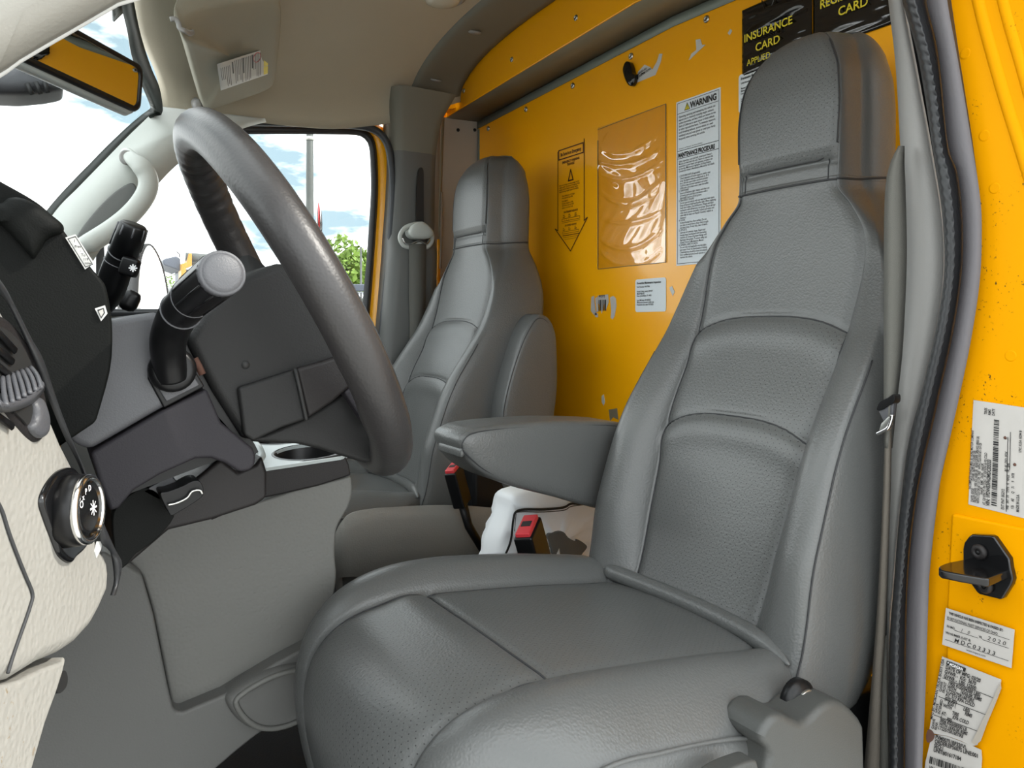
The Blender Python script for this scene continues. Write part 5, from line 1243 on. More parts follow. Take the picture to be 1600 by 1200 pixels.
seal = struct(ribbon('trim_4', [[(0.8000, 0.4638, 1.0868), (0.8000, 0.4631, 1.0458), (0.8000, 0.4502, 0.9849), (0.8000, 0.4403, 0.8886), (0.8000, 0.4305, 0.8572), (0.8000, 0.4254, 0.8107), (0.8000, 0.4254, 0.7651), (0.8000, 0.4305, 0.7196), (0.8000, 0.4389, 0.6736), (0.8000, 0.4495, 0.6265), (0.8000, 0.4549, 0.6012), (0.8000, 0.4659, 0.5552), (0.8000, 0.4750, 0.5078), (0.8000, 0.4821, 0.4441), (0.8000, 0.4850, 0.3740), (0.8000, 0.4865, 0.2207), (0.8000, 0.4872, 0.1509)],
    [(0.7820, 0.4427, 1.0737), (0.7820, 0.4414, 1.0339), (0.7820, 0.4297, 0.9715), (0.7820, 0.4183, 0.8851), (0.7820, 0.4096, 0.8391), (0.7820, 0.4066, 0.8008), (0.7820, 0.4078, 0.7568), (0.7820, 0.4140, 0.7064), (0.7820, 0.4233, 0.6551), (0.7820, 0.4323, 0.6092), (0.7820, 0.4421, 0.5624), (0.7820, 0.4507, 0.5214), (0.7820, 0.4575, 0.4735), (0.7820, 0.4616, 0.4190), (0.7820, 0.4636, 0.3714), (0.7820, 0.4657, 0.2363), (0.7820, 0.4664, 0.1687)],
    [(0.7850, 0.4352, 1.0715), (0.7850, 0.4327, 1.0314), (0.7850, 0.4218, 0.9671), (0.7850, 0.4088, 0.8835), (0.7850, 0.4009, 0.8286), (0.7850, 0.3991, 0.7958), (0.7850, 0.4009, 0.7452), (0.7850, 0.4094, 0.6861), (0.7850, 0.4193, 0.6360), (0.7850, 0.4288, 0.5919), (0.7850, 0.4398, 0.5409), (0.7850, 0.4464, 0.4889), (0.7850, 0.4511, 0.4415), (0.7850, 0.4531, 0.3877), (0.7850, 0.4551, 0.3205), (0.7850, 0.4585, 0.2389), (0.7850, 0.4592, 0.1717)],
    [(0.8200, 0.4546, 1.0880), (0.8200, 0.4519, 1.0462), (0.8200, 0.4406, 0.9790), (0.8200, 0.4270, 0.8917), (0.8200, 0.4187, 0.8343), (0.8200, 0.4169, 0.8001), (0.8200, 0.4187, 0.7472), (0.8200, 0.4276, 0.6854), (0.8200, 0.4380, 0.6331), (0.8200, 0.4479, 0.5871), (0.8200, 0.4594, 0.5338), (0.8200, 0.4663, 0.4795), (0.8200, 0.4712, 0.4299), (0.8200, 0.4733, 0.3738), (0.8200, 0.4754, 0.3036), (0.8200, 0.4790, 0.2184), (0.8200, 0.4797, 0.1482)]], rubber_g, n=80), 'dark grey rubber door seal of the near pillar')
ws_l = [(0.8050, 0.4946, 1.1005), (0.8050, 0.4924, 1.0575), (0.8050, 0.4773, 1.0003), (0.8050, 0.4674, 0.9460), (0.8050, 0.4598, 0.8932), (0.8050, 0.4530, 0.8481), (0.8050, 0.4483, 0.8092), (0.8050, 0.4470, 0.7555), (0.8050, 0.4557, 0.6966), (0.8050, 0.4723, 0.6245), (0.8050, 0.4851, 0.5747), (0.8050, 0.4924, 0.5247), (0.8050, 0.4983, 0.4673), (0.8050, 0.5028, 0.4096), (0.8050, 0.5073, 0.3513), (0.8050, 0.5088, 0.2795), (0.8050, 0.5088, 0.1370)]
ws_m = [(0.7760, 0.4649, 1.0812), (0.7760, 0.4628, 1.0403), (0.7760, 0.4486, 0.9839), (0.7760, 0.4393, 0.9342), (0.7760, 0.4341, 0.8844), (0.7760, 0.4271, 0.8476), (0.7760, 0.4226, 0.8067), (0.7760, 0.4220, 0.7594), (0.7760, 0.4283, 0.7077), (0.7760, 0.4406, 0.6511), (0.7760, 0.4519, 0.6011), (0.7760, 0.4608, 0.5535), (0.7760, 0.4691, 0.4985), (0.7760, 0.4747, 0.4365), (0.7760, 0.4797, 0.3739), (0.7760, 0.4811, 0.2986), (0.7760, 0.4818, 0.1622)]
ws_r = [(0.8000, 0.4652, 1.0873), (0.8000, 0.4638, 1.0461), (0.8000, 0.4509, 0.9851), (0.8000, 0.4409, 0.8887), (0.8000, 0.4312, 0.8573), (0.8000, 0.4260, 0.8108), (0.8000, 0.4260, 0.7652), (0.8000, 0.4312, 0.7197), (0.8000, 0.4396, 0.6735), (0.8000, 0.4502, 0.6264), (0.8000, 0.4556, 0.6011), (0.8000, 0.4666, 0.5551), (0.8000, 0.4757, 0.5076), (0.8000, 0.4829, 0.4439), (0.8000, 0.4857, 0.3738), (0.8000, 0.4872, 0.2204), (0.8000, 0.4879, 0.1505)]
rw = [even(cr(l, 8), 170) for l in (ws_l, ws_m, ws_r)]
rings = []
for i in range(170):
    a, b, c = rw[0][i], rw[1][i], rw[2][i]
    k = -.0032 if i % 2 else 0
    b = b + V(k * -1, 0, 0)
    rings.append([a + V(.03, 0, 0), a, a.lerp(b, .6) + V(-.006, 0, 0), b, c.lerp(b, .6) + V(-.005, 0, 0), c, c + V(.03, 0, 0)])
part(loft('ribbed_weatherstrip', rings, rubber, seal, closed=False, cap=False), 'ribbed black weatherstrip')
tp = struct(ribbon('trim_5', [[(0.8600, 0.5452, 1.1346), (0.8600, 0.5436, 1.0883), (0.8600, 0.5347, 1.0096), (0.8600, 0.5284, 0.9027), (0.8600, 0.5253, 0.8272), (0.8600, 0.5253, 0.7599), (0.8600, 0.5308, 0.6774), (0.8600, 0.5371, 0.6168), (0.8600, 0.5420, 0.5556), (0.8600, 0.5436, 0.4792), (0.8600, 0.5452, 0.4026), (0.8600, 0.5468, 0.3258), (0.8600, 0.5468, 0.0967)],
    [(0.8350, 0.5262, 1.1207), (0.8350, 0.5246, 1.0759), (0.8350, 0.5169, 0.9999), (0.8350, 0.5108, 0.8963), (0.8350, 0.5077, 0.8232), (0.8350, 0.5077, 0.7580), (0.8350, 0.5131, 0.6781), (0.8350, 0.5192, 0.6194), (0.8350, 0.5239, 0.5601), (0.8350, 0.5262, 0.4860), (0.8350, 0.5278, 0.4117), (0.8350, 0.5293, 0.3372), (0.8350, 0.5293, 0.1151)],
    [(0.8220, 0.5104, 1.1111), (0.8220, 0.5088, 1.0672), (0.8220, 0.4984, 0.9922), (0.8220, 0.4881, 0.8975), (0.8220, 0.4809, 0.8190), (0.8220, 0.4794, 0.7559), (0.8220, 0.4881, 0.6788), (0.8220, 0.4991, 0.6073), (0.8220, 0.5073, 0.5490), (0.8220, 0.5134, 0.4902), (0.8220, 0.5172, 0.4168), (0.8220, 0.5195, 0.3434), (0.8220, 0.5195, 0.1251)],
    [(0.8250, 0.5069, 1.1104), (0.8250, 0.5047, 1.0664), (0.8250, 0.4884, 0.9757), (0.8250, 0.4741, 0.8951), (0.8250, 0.4615, 0.8169), (0.8250, 0.4595, 0.7570), (0.8250, 0.4678, 0.6965), (0.8250, 0.4848, 0.6225), (0.8250, 0.4987, 0.5643), (0.8250, 0.5062, 0.5129), (0.8250, 0.5122, 0.4539), (0.8250, 0.5168, 0.3946), (0.8250, 0.5199, 0.3427), (0.8250, 0.5199, 0.1239)],
    [(0.8500, 0.5192, 1.1216), (0.8500, 0.5169, 1.0764), (0.8500, 0.5002, 0.9832), (0.8500, 0.4855, 0.9004), (0.8500, 0.4734, 0.8202), (0.8500, 0.4713, 0.7586), (0.8500, 0.4798, 0.6964), (0.8500, 0.4972, 0.6204), (0.8500, 0.5115, 0.5605), (0.8500, 0.5192, 0.5077), (0.8500, 0.5254, 0.4470), (0.8500, 0.5301, 0.3861), (0.8500, 0.5341, 0.3324), (0.8500, 0.5341, 0.1073)]], pillar_b, n=90), 'pale plastic trim of the near door pillar')
struct(part(prism('pillar_core', [(0.8700, 0.5466, 1.1530), (0.8700, 0.5089, 1.1373), (0.8700, 0.4795, 0.9233), (0.8700, 0.4654, 0.8136), (0.8700, 0.4795, 0.6640), (0.8700, 0.5166, 0.4835), (0.8700, 0.5243, 0.1059), (0.8700, 0.5581, 0.0869), (0.8700, 0.5466, 0.4773), (0.8700, 0.5386, 0.6619), (0.8700, 0.5275, 0.8282)], (.12, 0, 0), black_p, tp), 'dark inner pillar'))
nb = thing('seat_belt', 'grey shoulder belt running down the pale near door pillar', 'seat belt', (.81, .52, .6))
ribbon('webbing', [[(0.8000, 0.4930, 0.8972), (0.8000, 0.5034, 0.8781), (0.8000, 0.5087, 0.8492), (0.8000, 0.5102, 0.7783), (0.8000, 0.5102, 0.7071), (0.8000, 0.5102, 0.6644), (0.8000, 0.5102, 0.6146), (0.8000, 0.5094, 0.5649)], [(0.7970, 0.4890, 0.8960), (0.7970, 0.4941, 0.8761), (0.7970, 0.4963, 0.8471), (0.7970, 0.4970, 0.7771), (0.7970, 0.4978, 0.7070), (0.7970, 0.4985, 0.6649), (0.7970, 0.5015, 0.6155), (0.7970, 0.5045, 0.5658)], [(0.8120, 0.4952, 0.8991), (0.8120, 0.4952, 0.8779), (0.8120, 0.4938, 0.8481), (0.8120, 0.4923, 0.7774), (0.8120, 0.4952, 0.7071), (0.8120, 0.4982, 0.6646), (0.8120, 0.5041, 0.6145), (0.8120, 0.5094, 0.5639)]], belt_m, nb, n=40, solid=.002)
part(ribbon('lap_webbing', [[(0.8000, 0.5087, 0.5849), (0.8000, 0.5109, 0.5220), (0.8000, 0.5140, 0.4572), (0.8000, 0.5178, 0.3917), (0.8000, 0.5209, 0.3477), (0.8000, 0.5287, 0.2580), (0.8000, 0.5351, 0.1896), (0.8000, 0.5391, 0.1291)], [(0.7980, 0.5044, 0.5856), (0.7980, 0.5059, 0.5231), (0.7980, 0.5089, 0.4587), (0.7980, 0.5112, 0.3942), (0.7980, 0.5135, 0.3507), (0.7980, 0.5188, 0.2628), (0.7980, 0.5235, 0.1960), (0.7980, 0.5258, 0.1371)], [(0.8020, 0.5039, 0.5853), (0.8020, 0.5047, 0.5229), (0.8020, 0.5069, 0.4586), (0.8020, 0.5092, 0.3940), (0.8020, 0.5115, 0.3505), (0.8020, 0.5153, 0.2919), (0.8020, 0.5176, 0.1977), (0.8020, 0.5176, 0.1403)]], belt_b, nb, n=40, solid=.002), 'taupe lower belt webbing')
ribbon('lap_webbing', [[(0.8060, 0.5186, 0.3400), (0.8060, 0.5202, 0.2890), (0.8060, 0.5202, 0.1952), (0.8060, 0.5202, 0.1375)], [(0.8080, 0.5122, 0.3561), (0.8080, 0.5122, 0.2917), (0.8080, 0.5099, 0.1997), (0.8080, 0.5092, 0.1429)]], belt_m, nb, n=20, solid=.002)
prism('belt_tongue', cr([(0.7950, 0.5169, 0.6072), (0.7950, 0.5131, 0.6161), (0.7950, 0.5040, 0.6211), (0.7950, 0.4965, 0.6258), (0.7950, 0.4958, 0.6175), (0.7950, 0.5025, 0.6127), (0.7950, 0.5115, 0.6070)], 3, True), (.012, 0, 0), black_p, nb, bevel=.001, seg=1)
prism('tongue_slot', [(0.7970, 0.5159, 0.6057), (0.7970, 0.4978, 0.6172), (0.7970, 0.4985, 0.6017), (0.7970, 0.5098, 0.5949)], (.006, 0, 0), charcoal, nb, bevel=.001, seg=1)
part(tube('tongue_plate', cr([(0.7930, 0.5148, 0.5804), (0.7930, 0.5072, 0.5849), (0.7930, 0.5012, 0.5891), (0.7930, 0.4975, 0.5986), (0.7930, 0.4968, 0.6036)], 4), .0022, chrome, nb, seg=8), 'metal belt tongue')
part(prism('tongue_metal', [(0.7960, 0.5152, 0.5816), (0.7960, 0.5122, 0.5919), (0.7960, 0.5031, 0.6013), (0.7960, 0.4986, 0.6004), (0.7960, 0.5001, 0.5918), (0.7960, 0.5061, 0.5848)], (.004, 0, 0), steel, nb, bevel=.001, seg=1), 'metal belt tongue plate')

# door striker on the yellow jamb
dk = thing('door_striker', 'black door striker bolted to the yellow door jamb', 'striker', (0.7987, 0.4054, 0.4581))
prism('striker_plate', [(0.7900, 0.4201, 0.4762), (0.7898, 0.4187, 0.4830), (0.7894, 0.4142, 0.4899), (0.7892, 0.4109, 0.4932), (0.7874, 0.3914, 0.4967), (0.7872, 0.3883, 0.4956), (0.7859, 0.3745, 0.4789), (0.7858, 0.3733, 0.4701), (0.7857, 0.3721, 0.4656), (0.7856, 0.3710, 0.4605), (0.7858, 0.3727, 0.4545), (0.7865, 0.3804, 0.4393), (0.7867, 0.3835, 0.4371), (0.7885, 0.4033, 0.4358), (0.7887, 0.4058, 0.4369), (0.7896, 0.4155, 0.4473), (0.7900, 0.4201, 0.4646)], (.012, 0, 0), gloss_black, dk, bevel=.002)
for q in [(0.7874, 0.4021, 0.4785), (0.7869, 0.3964, 0.4469)]:
    b_ = lathe('striker_bolt', [(.0075, 0), (.0075, .002), (.006, .0045), (.003, .005), (.0028, .003), (.0002, .003)], q, (-.996, .088, 0), brown_d, dk, seg=18)
    lathe('bolt_socket', [(.0028, .0035), (.0002, .0038)], q, (-.996, .088, 0), ink, b_, seg=6)
prism('striker_hook', cr([(0.7393, 0.4155, 0.4665), (0.7478, 0.4196, 0.4665), (0.7644, 0.4213, 0.4665), (0.7837, 0.4192, 0.4665), (0.7967, 0.4186, 0.4665)], 3) + [(0.7989, 0.4123, 0.4665), (0.7977, 0.3795, 0.4665), (0.7878, 0.3765, 0.4665), (0.7710, 0.3758, 0.4665), (0.7492, 0.3741, 0.4665), (0.7462, 0.3759, 0.4665), (0.7391, 0.3954, 0.4665), (0.7351, 0.4112, 0.4665)], (0, 0, -.008), gloss_black, dk, bevel=.002)

# ------------------------------------------------------------------ labels and marks on the bulkhead
RT, UP = (0, -1, 0), (0, 0, 1)
def sheet(name, label, y0, z1, wd, ht, m, x=1.1388, th=.0006, r=0):
    """flat label: top left corner at (y0, z1) seen from the cab"""
    pts = [(0, 0), (wd, 0), (wd, -ht), (0, -ht)]
    if r:
        pts = []
        for cx, cy, a0 in ((wd - r, -r, 0), (r, -r, 90), (r, -ht + r, 180), (wd - r, -ht + r, 270)):
            for k in range(5):
                a = math.radians(a0 + 22.5 * k)
                pts.append((cx + r * math.cos(a), cy + r * math.sin(a)))
    o = prism(name, [(x, y0 - a, z1 + b) for a, b in pts], (th, 0, 0), m)
    return tag(o, label, 'label')
WT = ('Operating, servicing and maintaining this vehicle can\nexpose you to chemicals including engine exhaust,\ncarbon monoxide, and lead, which are known to the\nState of California to cause cancer or birth defects\n'
      'or other reproductive harm. To minimize exposure,\navoid breathing exhaust, service vehicle in a well-\nventilated area and wear gloves or wash your hands\nfrequently when servicing this vehicle.')
MT = ('Safety inspection, must and fully understand Owner\'s\nManual provided with this unit. Failure to maintain this\nequipment in good repair and operating condition can\nbe warning. Maintenance highlights are listed below.\nConsult the Owner\'s Maintenance Manual for full details.\n \n'
      '1. DOOR MOUNTS (if applicable)\n   Check alignment of mount supports and/or riser\n   wrap. Re-tighten bolts mounting bolts to 30 ft\n   lbs x 10% two spare bolts removed and after\n   15-30 hrs days of initial operation and every\n   6,000 miles and a least once a year thereafter.\n'
      '2. HARDWARE\n   Ensure all fasteners tight. Inspect and clean out\n   all moving parts and latch mechanism with a\n   lightweight machine oil (or) grease.\n3. REAR BODY DOORS\n   Do not operate vehicle with any rear body door open.\n   Keep all fasteners/pull-ups/handles tight. When replacing,\n   Swab door rollers, Guards/Runners, Hinges and latch\n   mechanism with oil/lubricant, not grease. Ensure all rear\n   roller doors operate smoothly. Inspect pull straps and\n   cable daily for wear and frayed. If needed, replace as\n   necessary.\n'
      '4. FLOOR\n   Sweep all areas from floor surface. Do not\n   use mats on wood floors. Keep drain troughs\n   and drain holes. If ramp fails, clear of debris.\n5. LIFTGATE\n   Lubricate all controls, hinges, fingers and\n   moving hinge bearing yard with lubricating\n   machine oil. Grease all greater fittings with\n   Bearinger lube grease. To assure safety see\n   (Gates) Owner\'s Maintenance Manual.\n'
      '6. GENERAL SAFETY/CHECK\n   Do not ride of all applicable warning lights\n   and reads. If red, not illuminated or missing.\n   Checks/service should be done immediately.\n   Only qualified persons should operate or\n   maintain this vehicle.')
wl = sheet('warning_label', 'tall white warning and maintenance label on the yellow bulkhead', 1.1927, 1.170, .123, .343, blue_paper)
pr = Print((1.1388, 1.1927, 1.170), RT, UP)
pr.box(.004, -.339, .115, .335, .0010).line([(.004, -.026), (.119, -.026)], .001).line([(.004, -.104), (.119, -.104)], .0012).line([(.004, -.120), (.119, -.120)], .0012)
pr.text('WARNING', .041, -.0215, .0175, sx=.85, bold=.045)
pr.text(WT, .008, -.035, .0062, sx=.78, bold=.01, line=1.06)
pr.text('(Operators and Mechanics: See PreRental/Safety)', .008, -.101, .0042, sx=.8)
pr.text('MAINTENANCE PROCEDURE', .006, -.1175, .0125, sx=.63, bold=.05)
pr.text(MT, .008, -.128, .0057, sx=.76, bold=.01, line=.90)
pr.build('lettering', ink, wl)
Print((1.1388, 1.1927, 1.170), RT, UP).poly([(.025, -.0225), (.040, -.0225), (.0325, -.009)]).build('warning_sign', ink_y, wl)
Print((1.1388, 1.1927, 1.170), RT, UP, .0009).line([(.025, -.0225), (.040, -.0225), (.0325, -.009)], .0012, True).line([(.0325, -.013), (.0325, -.0185)], .0014).rect(.0318, -.0215, .0014, .0014).build('warning_sign_ink', ink, wl)

# emergency arrow, printed straight on the paint
ea = Print((1.1388, 1.625, 1.152), RT, UP, .0002)
W_ = .117
TI = .010
ea.line([(.004, .0), (.0, -.004), (.0, -.205), (-.012, -.200), (.055, -.262), (.125, -.186), (.112, -.192), (.112, .008)], .0027)
ea.box(.004, -.024, .104, .024, .0027)
ea.text('Be Sure in an Emergency', .056, -.0165, .0125, sx=.70, bold=.03, align='CENTER', rot=.0)
ea.text('EMERGENCY WARNING\nTRIANGLE', .056, -.037, .0085, sx=.8, bold=.03, align='CENTER', line=.95)
ea.line([(.046, -.084), (.066, -.084), (.056, -.058)], .0035, True)
ea.text('Fold out and place warning triangle behind\nvehicle within 10 minutes of stopping. After\nplacing Vehicle Flashers activate. Inspect\nbefore driving. Supply required in vehicle.', .006, -.093, .0058, sx=.86, bold=.012, line=.95)
ea.text('Open folding base of triangle\nfacing approaching traffic.', .018, -.121, .0055, sx=.86, bold=.012)
ea.text('PLACEMENT:\nPosition triangles at 10 ft,\n100 ft from rear and 100 ft\nahead on two-way roads.', .018, -.135, .0055, sx=.86, bold=.012)
ea.text('ON STRAIGHT HIGHWAY', .056, -.164, .0070, sx=.75, bold=.03, align='CENTER')
for x in (.022, .046, .072): ea.text('100\nFEET', x, -.171, .0052, bold=.02)
ea.box(.018, -.184, .076, .006, .0010).text('x    x    x', .03, -.183, .005)
ea.line([(.018, -.188), (.094, -.188)], .0008)
ea.text('ON DIVIDED HIGHWAY', .056, -.198, .0062, sx=.75, bold=.03, align='CENTER')
for x in (.022, .046, .072): ea.text('10\nFEET', x, -.204, .0048, bold=.02)
ea.box(.020, -.216, .070, .005, .0009).line([(.022, -.221), (.090, -.221)], .0018).line([(.024, -.226), (.088, -.226)], .0008).line([(.030, -.231), (.082, -.231)], .0007)
tag(ea.build('emergency_decal', ink_br), 'dark printed arrow decal with emergency triangle text on the yellow bulkhead', 'decal')

# clear document pocket: wrinkled film over the paint
PY, PZ, PW, PH = 1.458, 1.175, .234, .338
NW, NH = 70, 100
wr_ = random.Random(11)
folds = []
for k in range(9):
    folds.append((.12 + .105 * k + wr_.uniform(-.02, .02), wr_.uniform(.10, .22), wr_.uniform(.008, .018), wr_.uniform(.0016, .0042), wr_.uniform(.40, .6)))
def film(u, v):
    h = 0
    for v0, sag, wd, hh, uc in folds:
        vc = v0 + sag * (1 - ((u - uc) / .55) ** 2) * .75
        h += hh * math.exp(-((v - vc) / wd) ** 2) * min(1, 4 * u) * min(1, 4 * (1 - u))
    h += .0005 * math.sin(u * 24 + 5 * math.sin(v * 9)) * math.sin(v * 15 + u * 6)
    h += .0012 * math.sin(24 * (u + v * .6)) * max(0, u - .55) * 2
    e = min(u, 1 - u, v, 1 - v)
    return .0012 + max(-.0006, h) * min(1, e * 14)
rows = [[V(1.1385 - film(i / NW, j / NH), PY - PW * i / NW, PZ - PH * j / NH) for i in range(NW + 1)] for j in range(NH + 1)]
pk = thing('document_pocket', 'empty wrinkled clear plastic pocket on the yellow bulkhead', 'pocket', (1.138, 1.34, 1.0))
loft('clear_film', rows, vinyl_c, pk, closed=False, cap=False)
tube('pocket_welt', [(1.1382, PY, PZ - .03), (1.1382, PY, PZ - PH), (1.1382, PY - PW, PZ - PH), (1.1382, PY - PW, PZ)], .0011, shelf_m, pk, seg=6)
tube('pocket_edge', [(1.1382, PY, PZ - .004), (1.1382, PY - PW, PZ)], .0006, shelf_m, pk, seg=5)

# preventive maintenance stickers
def pm(y0, z1, label):
    o = sheet('maintenance_sticker', label, y0, z1, .099, .073, blue_paper, x=1.1366 if z1 > 1 else 1.1388, r=.006)
    o['group'] = 'preventive maintenance stickers'
    p = Print((1.1366 if z1 > 1 else 1.1388, y0, z1), RT, UP)
    p.text('Preventive Maintenance Inspection', .006, -.011, .0068, sx=.82, bold=.03)
    p.text('Unit Number: 9017196\n \nRental Code: county 239-24\nMeter/Hgt 92\nDate (mm/dd/yy): 7/1 4921\n \nLast PM Date: 9014/2021\nPM Service Interval: 5,000 mile\nPreventive due date: 4/7/2022', .006, -.019, .0052, sx=.86, bold=.02, line=.95)
    p.build('lettering', ink, o)
pm(1.323, .805, 'small rounded white maintenance sticker below the clear pocket')
pm(1.022, 1.179, 'white maintenance sticker peeking out beside the driver headrest below the card pockets')

# torn sticker remains
def scraps(name, label, polys, m=white_paper, extra=None, x=1.1388):
    t = thing(name, label, 'sticker', polys[0][0])
    for p in polys: prism('scrap', p, (.0006, 0, 0), m, t)
    return t
t_ = scraps('torn_sticker', 'torn barcode sticker on the yellow bulkhead beside the maintenance sticker', [[(1.1388, 1.4841, 0.7713), (1.1388, 1.4740, 0.7741), (1.1388, 1.4690, 0.7400), (1.1388, 1.4616, 0.7276), (1.1388, 1.4740, 0.7278), (1.1388, 1.4867, 0.7373)], [(1.1388, 1.4591, 0.7736), (1.1388, 1.4202, 0.7753), (1.1388, 1.4178, 0.7571), (1.1388, 1.4298, 0.7363), (1.1388, 1.4346, 0.7546), (1.1388, 1.4443, 0.7304), (1.1388, 1.4517, 0.7519), (1.1388, 1.4591, 0.7552)], [(1.1388, 1.4130, 0.7675), (1.1388, 1.4013, 0.7716), (1.1388, 1.3919, 0.7653), (1.1388, 1.3896, 0.7475), (1.1388, 1.3966, 0.7238), (1.1388, 1.4036, 0.7164), (1.1388, 1.4107, 0.7210), (1.1388, 1.4083, 0.7359)], [(1.1388, 1.4715, 0.7339), (1.1388, 1.4591, 0.7307), (1.1388, 1.4591, 0.7215), (1.1388, 1.4690, 0.7231)], [(1.1388, 1.4690, 0.7678), (1.1388, 1.4616, 0.7706), (1.1388, 1.4566, 0.7367), (1.1388, 1.4640, 0.7338)]], grey_paper)
pr = Print((1.1388, 1.4541, 0.7673), RT, UP)
pr.text('49121E 9J', .0, .002, .008, sx=.7, bold=.03).bars(-.002, -.030, .026, .026, 9, 3)
pr.build('barcode', ink, t_)
scraps('torn_sticker', 'torn white sticker with print right of the black coat hook', [[(1.1388, 1.3223, 1.2456), (1.1388, 1.3136, 1.2690), (1.1388, 1.2923, 1.2785), (1.1388, 1.2735, 1.2675), (1.1388, 1.2673, 1.2601), (1.1388, 1.2530, 1.2727), (1.1388, 1.2450, 1.2883), (1.1388, 1.2350, 1.2852), (1.1388, 1.2409, 1.2691), (1.1388, 1.2571, 1.2461)], ])
pr = Print((1.1386, 1.3155, 1.2495), RT, UP)
pr.text('ANNUAL\nINSPECTION', .004, .012, .007, bold=.02, rot=.18, line=1.0)
pr.rect(.0, .002, .004, .012).rect(.012, .010, .014, .0025)
pr.build('sticker_print', ink)
bpy.data.objects['sticker_print.001' if 'sticker_print.001' in bpy.data.objects else 'sticker_print'].parent = bpy.data.objects['torn_sticker.001']
bpy.data.objects['sticker_print.001' if 'sticker_print.001' in bpy.data.objects else 'sticker_print'].matrix_parent_inverse = Matrix.Translation(bpy.data.objects['torn_sticker.001'].location).inverted()
scraps('torn_sticker', 'blank torn white sticker high on the bulkhead left of the card pockets', [[(1.1388, 1.1567, 1.2484), (1.1388, 1.1494, 1.2594), (1.1388, 1.1350, 1.2628), (1.1388, 1.1368, 1.2842), (1.1388, 1.1243, 1.2816), (1.1388, 1.1190, 1.2683), (1.1388, 1.1103, 1.2655), (1.1388, 1.1350, 1.2563), (1.1388, 1.1512, 1.2494)]])
scraps('torn_sticker', 'tiny curled white scrap close to the insurance pocket', [[(1.1388, 1.0514, 1.2695), (1.1388, 1.0449, 1.2761), (1.1388, 1.0400, 1.2708), (1.1388, 1.0465, 1.2642)]])
scraps('torn_sticker', 'thin white sliver low on the bulkhead above the driver armrest', [[(1.1388, 1.4443, 0.5341), (1.1388, 1.4370, 0.5392), (1.1388, 1.4322, 0.5214), (1.1388, 1.4370, 0.5119), (1.1388, 1.4443, 0.5204)]])
scraps('torn_sticker', 'brown torn sticker patch at the driver armrest', [[(1.1388, 1.4178, 0.5045), (1.1388, 1.3873, 0.5103), (1.1388, 1.3827, 0.4841), (1.1388, 1.4013, 0.4882), (1.1388, 1.4130, 0.4780)]], shelf_m)
scraps('torn_sticker', 'small white scrap beside the rounded maintenance sticker', [[(1.1388, 1.2133, 0.7829), (1.1388, 1.2056, 0.7852), (1.1388, 1.1979, 0.7728), (1.1388, 1.2037, 0.7649), (1.1388, 1.2114, 0.7760)]])

# black hook
ch = thing('coat_hook', 'black plastic coat hook high on the yellow bulkhead', 'hook', (1.1200, 1.3242, 1.2644))
puff('hook_body', cr([(1.1270, 1.3436, 1.2971), (1.1270, 1.3303, 1.2932), (1.1270, 1.3237, 1.2812), (1.1270, 1.3194, 1.2671), (1.1270, 1.3129, 1.2582), (1.1270, 1.3150, 1.2445), (1.1270, 1.3237, 1.2383), (1.1270, 1.3347, 1.2441), (1.1270, 1.3458, 1.2616), (1.1270, 1.3525, 1.2837)], 5, True), (.010, 0, 0), gloss_black, ch, steps=((1, 0), (.93, .15), (.75, .35), (.45, .5), (.15, .55)))

# black card pockets
cp = thing('card_pocket', 'black vinyl insurance and registration card pockets behind the driver headrest', 'pocket', (1.135, .85, 1.23))
def wav(y, z): return .0034 * math.sin(40 * y + 22 * math.sin(31 * z)) + .0014 * math.sin(95 * z + 40 * y)
for nm, ya, yb in (('insurance_sleeve', 1.0138, .8590), ('registration_sleeve', .8565, .7000)):
    rows = []
    for j in range(25):
        z = 1.300 - .126 * j / 24
        row = []
        for i in range(31):
            y = ya + (yb - ya) * i / 30
            e = min(i, 30 - i, j * 1.2, 24 - j) / 5
            row.append(V(1.1375 - .0035 * min(1, e) - wav(y, z) * min(1, e), y, z))
        rows.append(row)
    sl = part(loft(nm, rows, vinyl_b, cp, closed=False, cap=False, solid=.001), 'black vinyl sleeve with yellow lettering')
    pr = Print((1.1300, 1.0138, 1.300), RT, UP)
    if nm[0] == 'i': pr.text('INSURANCE', .011, -.066, .0205, sx=.98, bold=.016, rot=.0).text('CARD', .038, -.091, .0205, sx=1.0, bold=.016).text('APPLIED', .018, -.112, .0165, sx=.9, bold=.0)
    else: pr.text('REGISTRATION', .176, -.061, .0205, sx=.90, bold=.016).text('CARD', .211, -.085, .0205, sx=.98, bold=.016)
    pr.build('lettering', ink_y, sl)
tube('sleeve_notch', cr([(1.1325, .963, 1.300), (1.1325, .958, 1.283), (1.1325, .950, 1.276), (1.1325, .942, 1.281), (1.1325, .936, 1.292), (1.1325, .928, 1.300)], 6), .0011, vinyl_b, cp, seg=6)

# ------------------------------------------------------------------ labels on the near jamb
JN = Vector((-.996, .088, 0)).normalized()
def jquad(name, label, pts, m, th=.0006):
    A = [Vector(p) for p in pts]
    return tag(prism(name, A, -JN * th, m), label, 'label')
class Skew(Print):
    """print laid out in unit coordinates on a four-cornered sheet"""
    def __init__(s, q, aspect, lift=.0008):
        q = [Vector(p) for p in q]
        s.q, s.h, s.n = q, aspect, JN
        s.lift = lift
        s.v, s.f = [], []
    def at(s, x, y):
        b = -y / s.h
        q = s.q
        return q[0] + (q[1] - q[0]) * x + (q[3] - q[0]) * b + (q[2] - q[1] - q[3] + q[0]) * x * b + s.n * s.lift
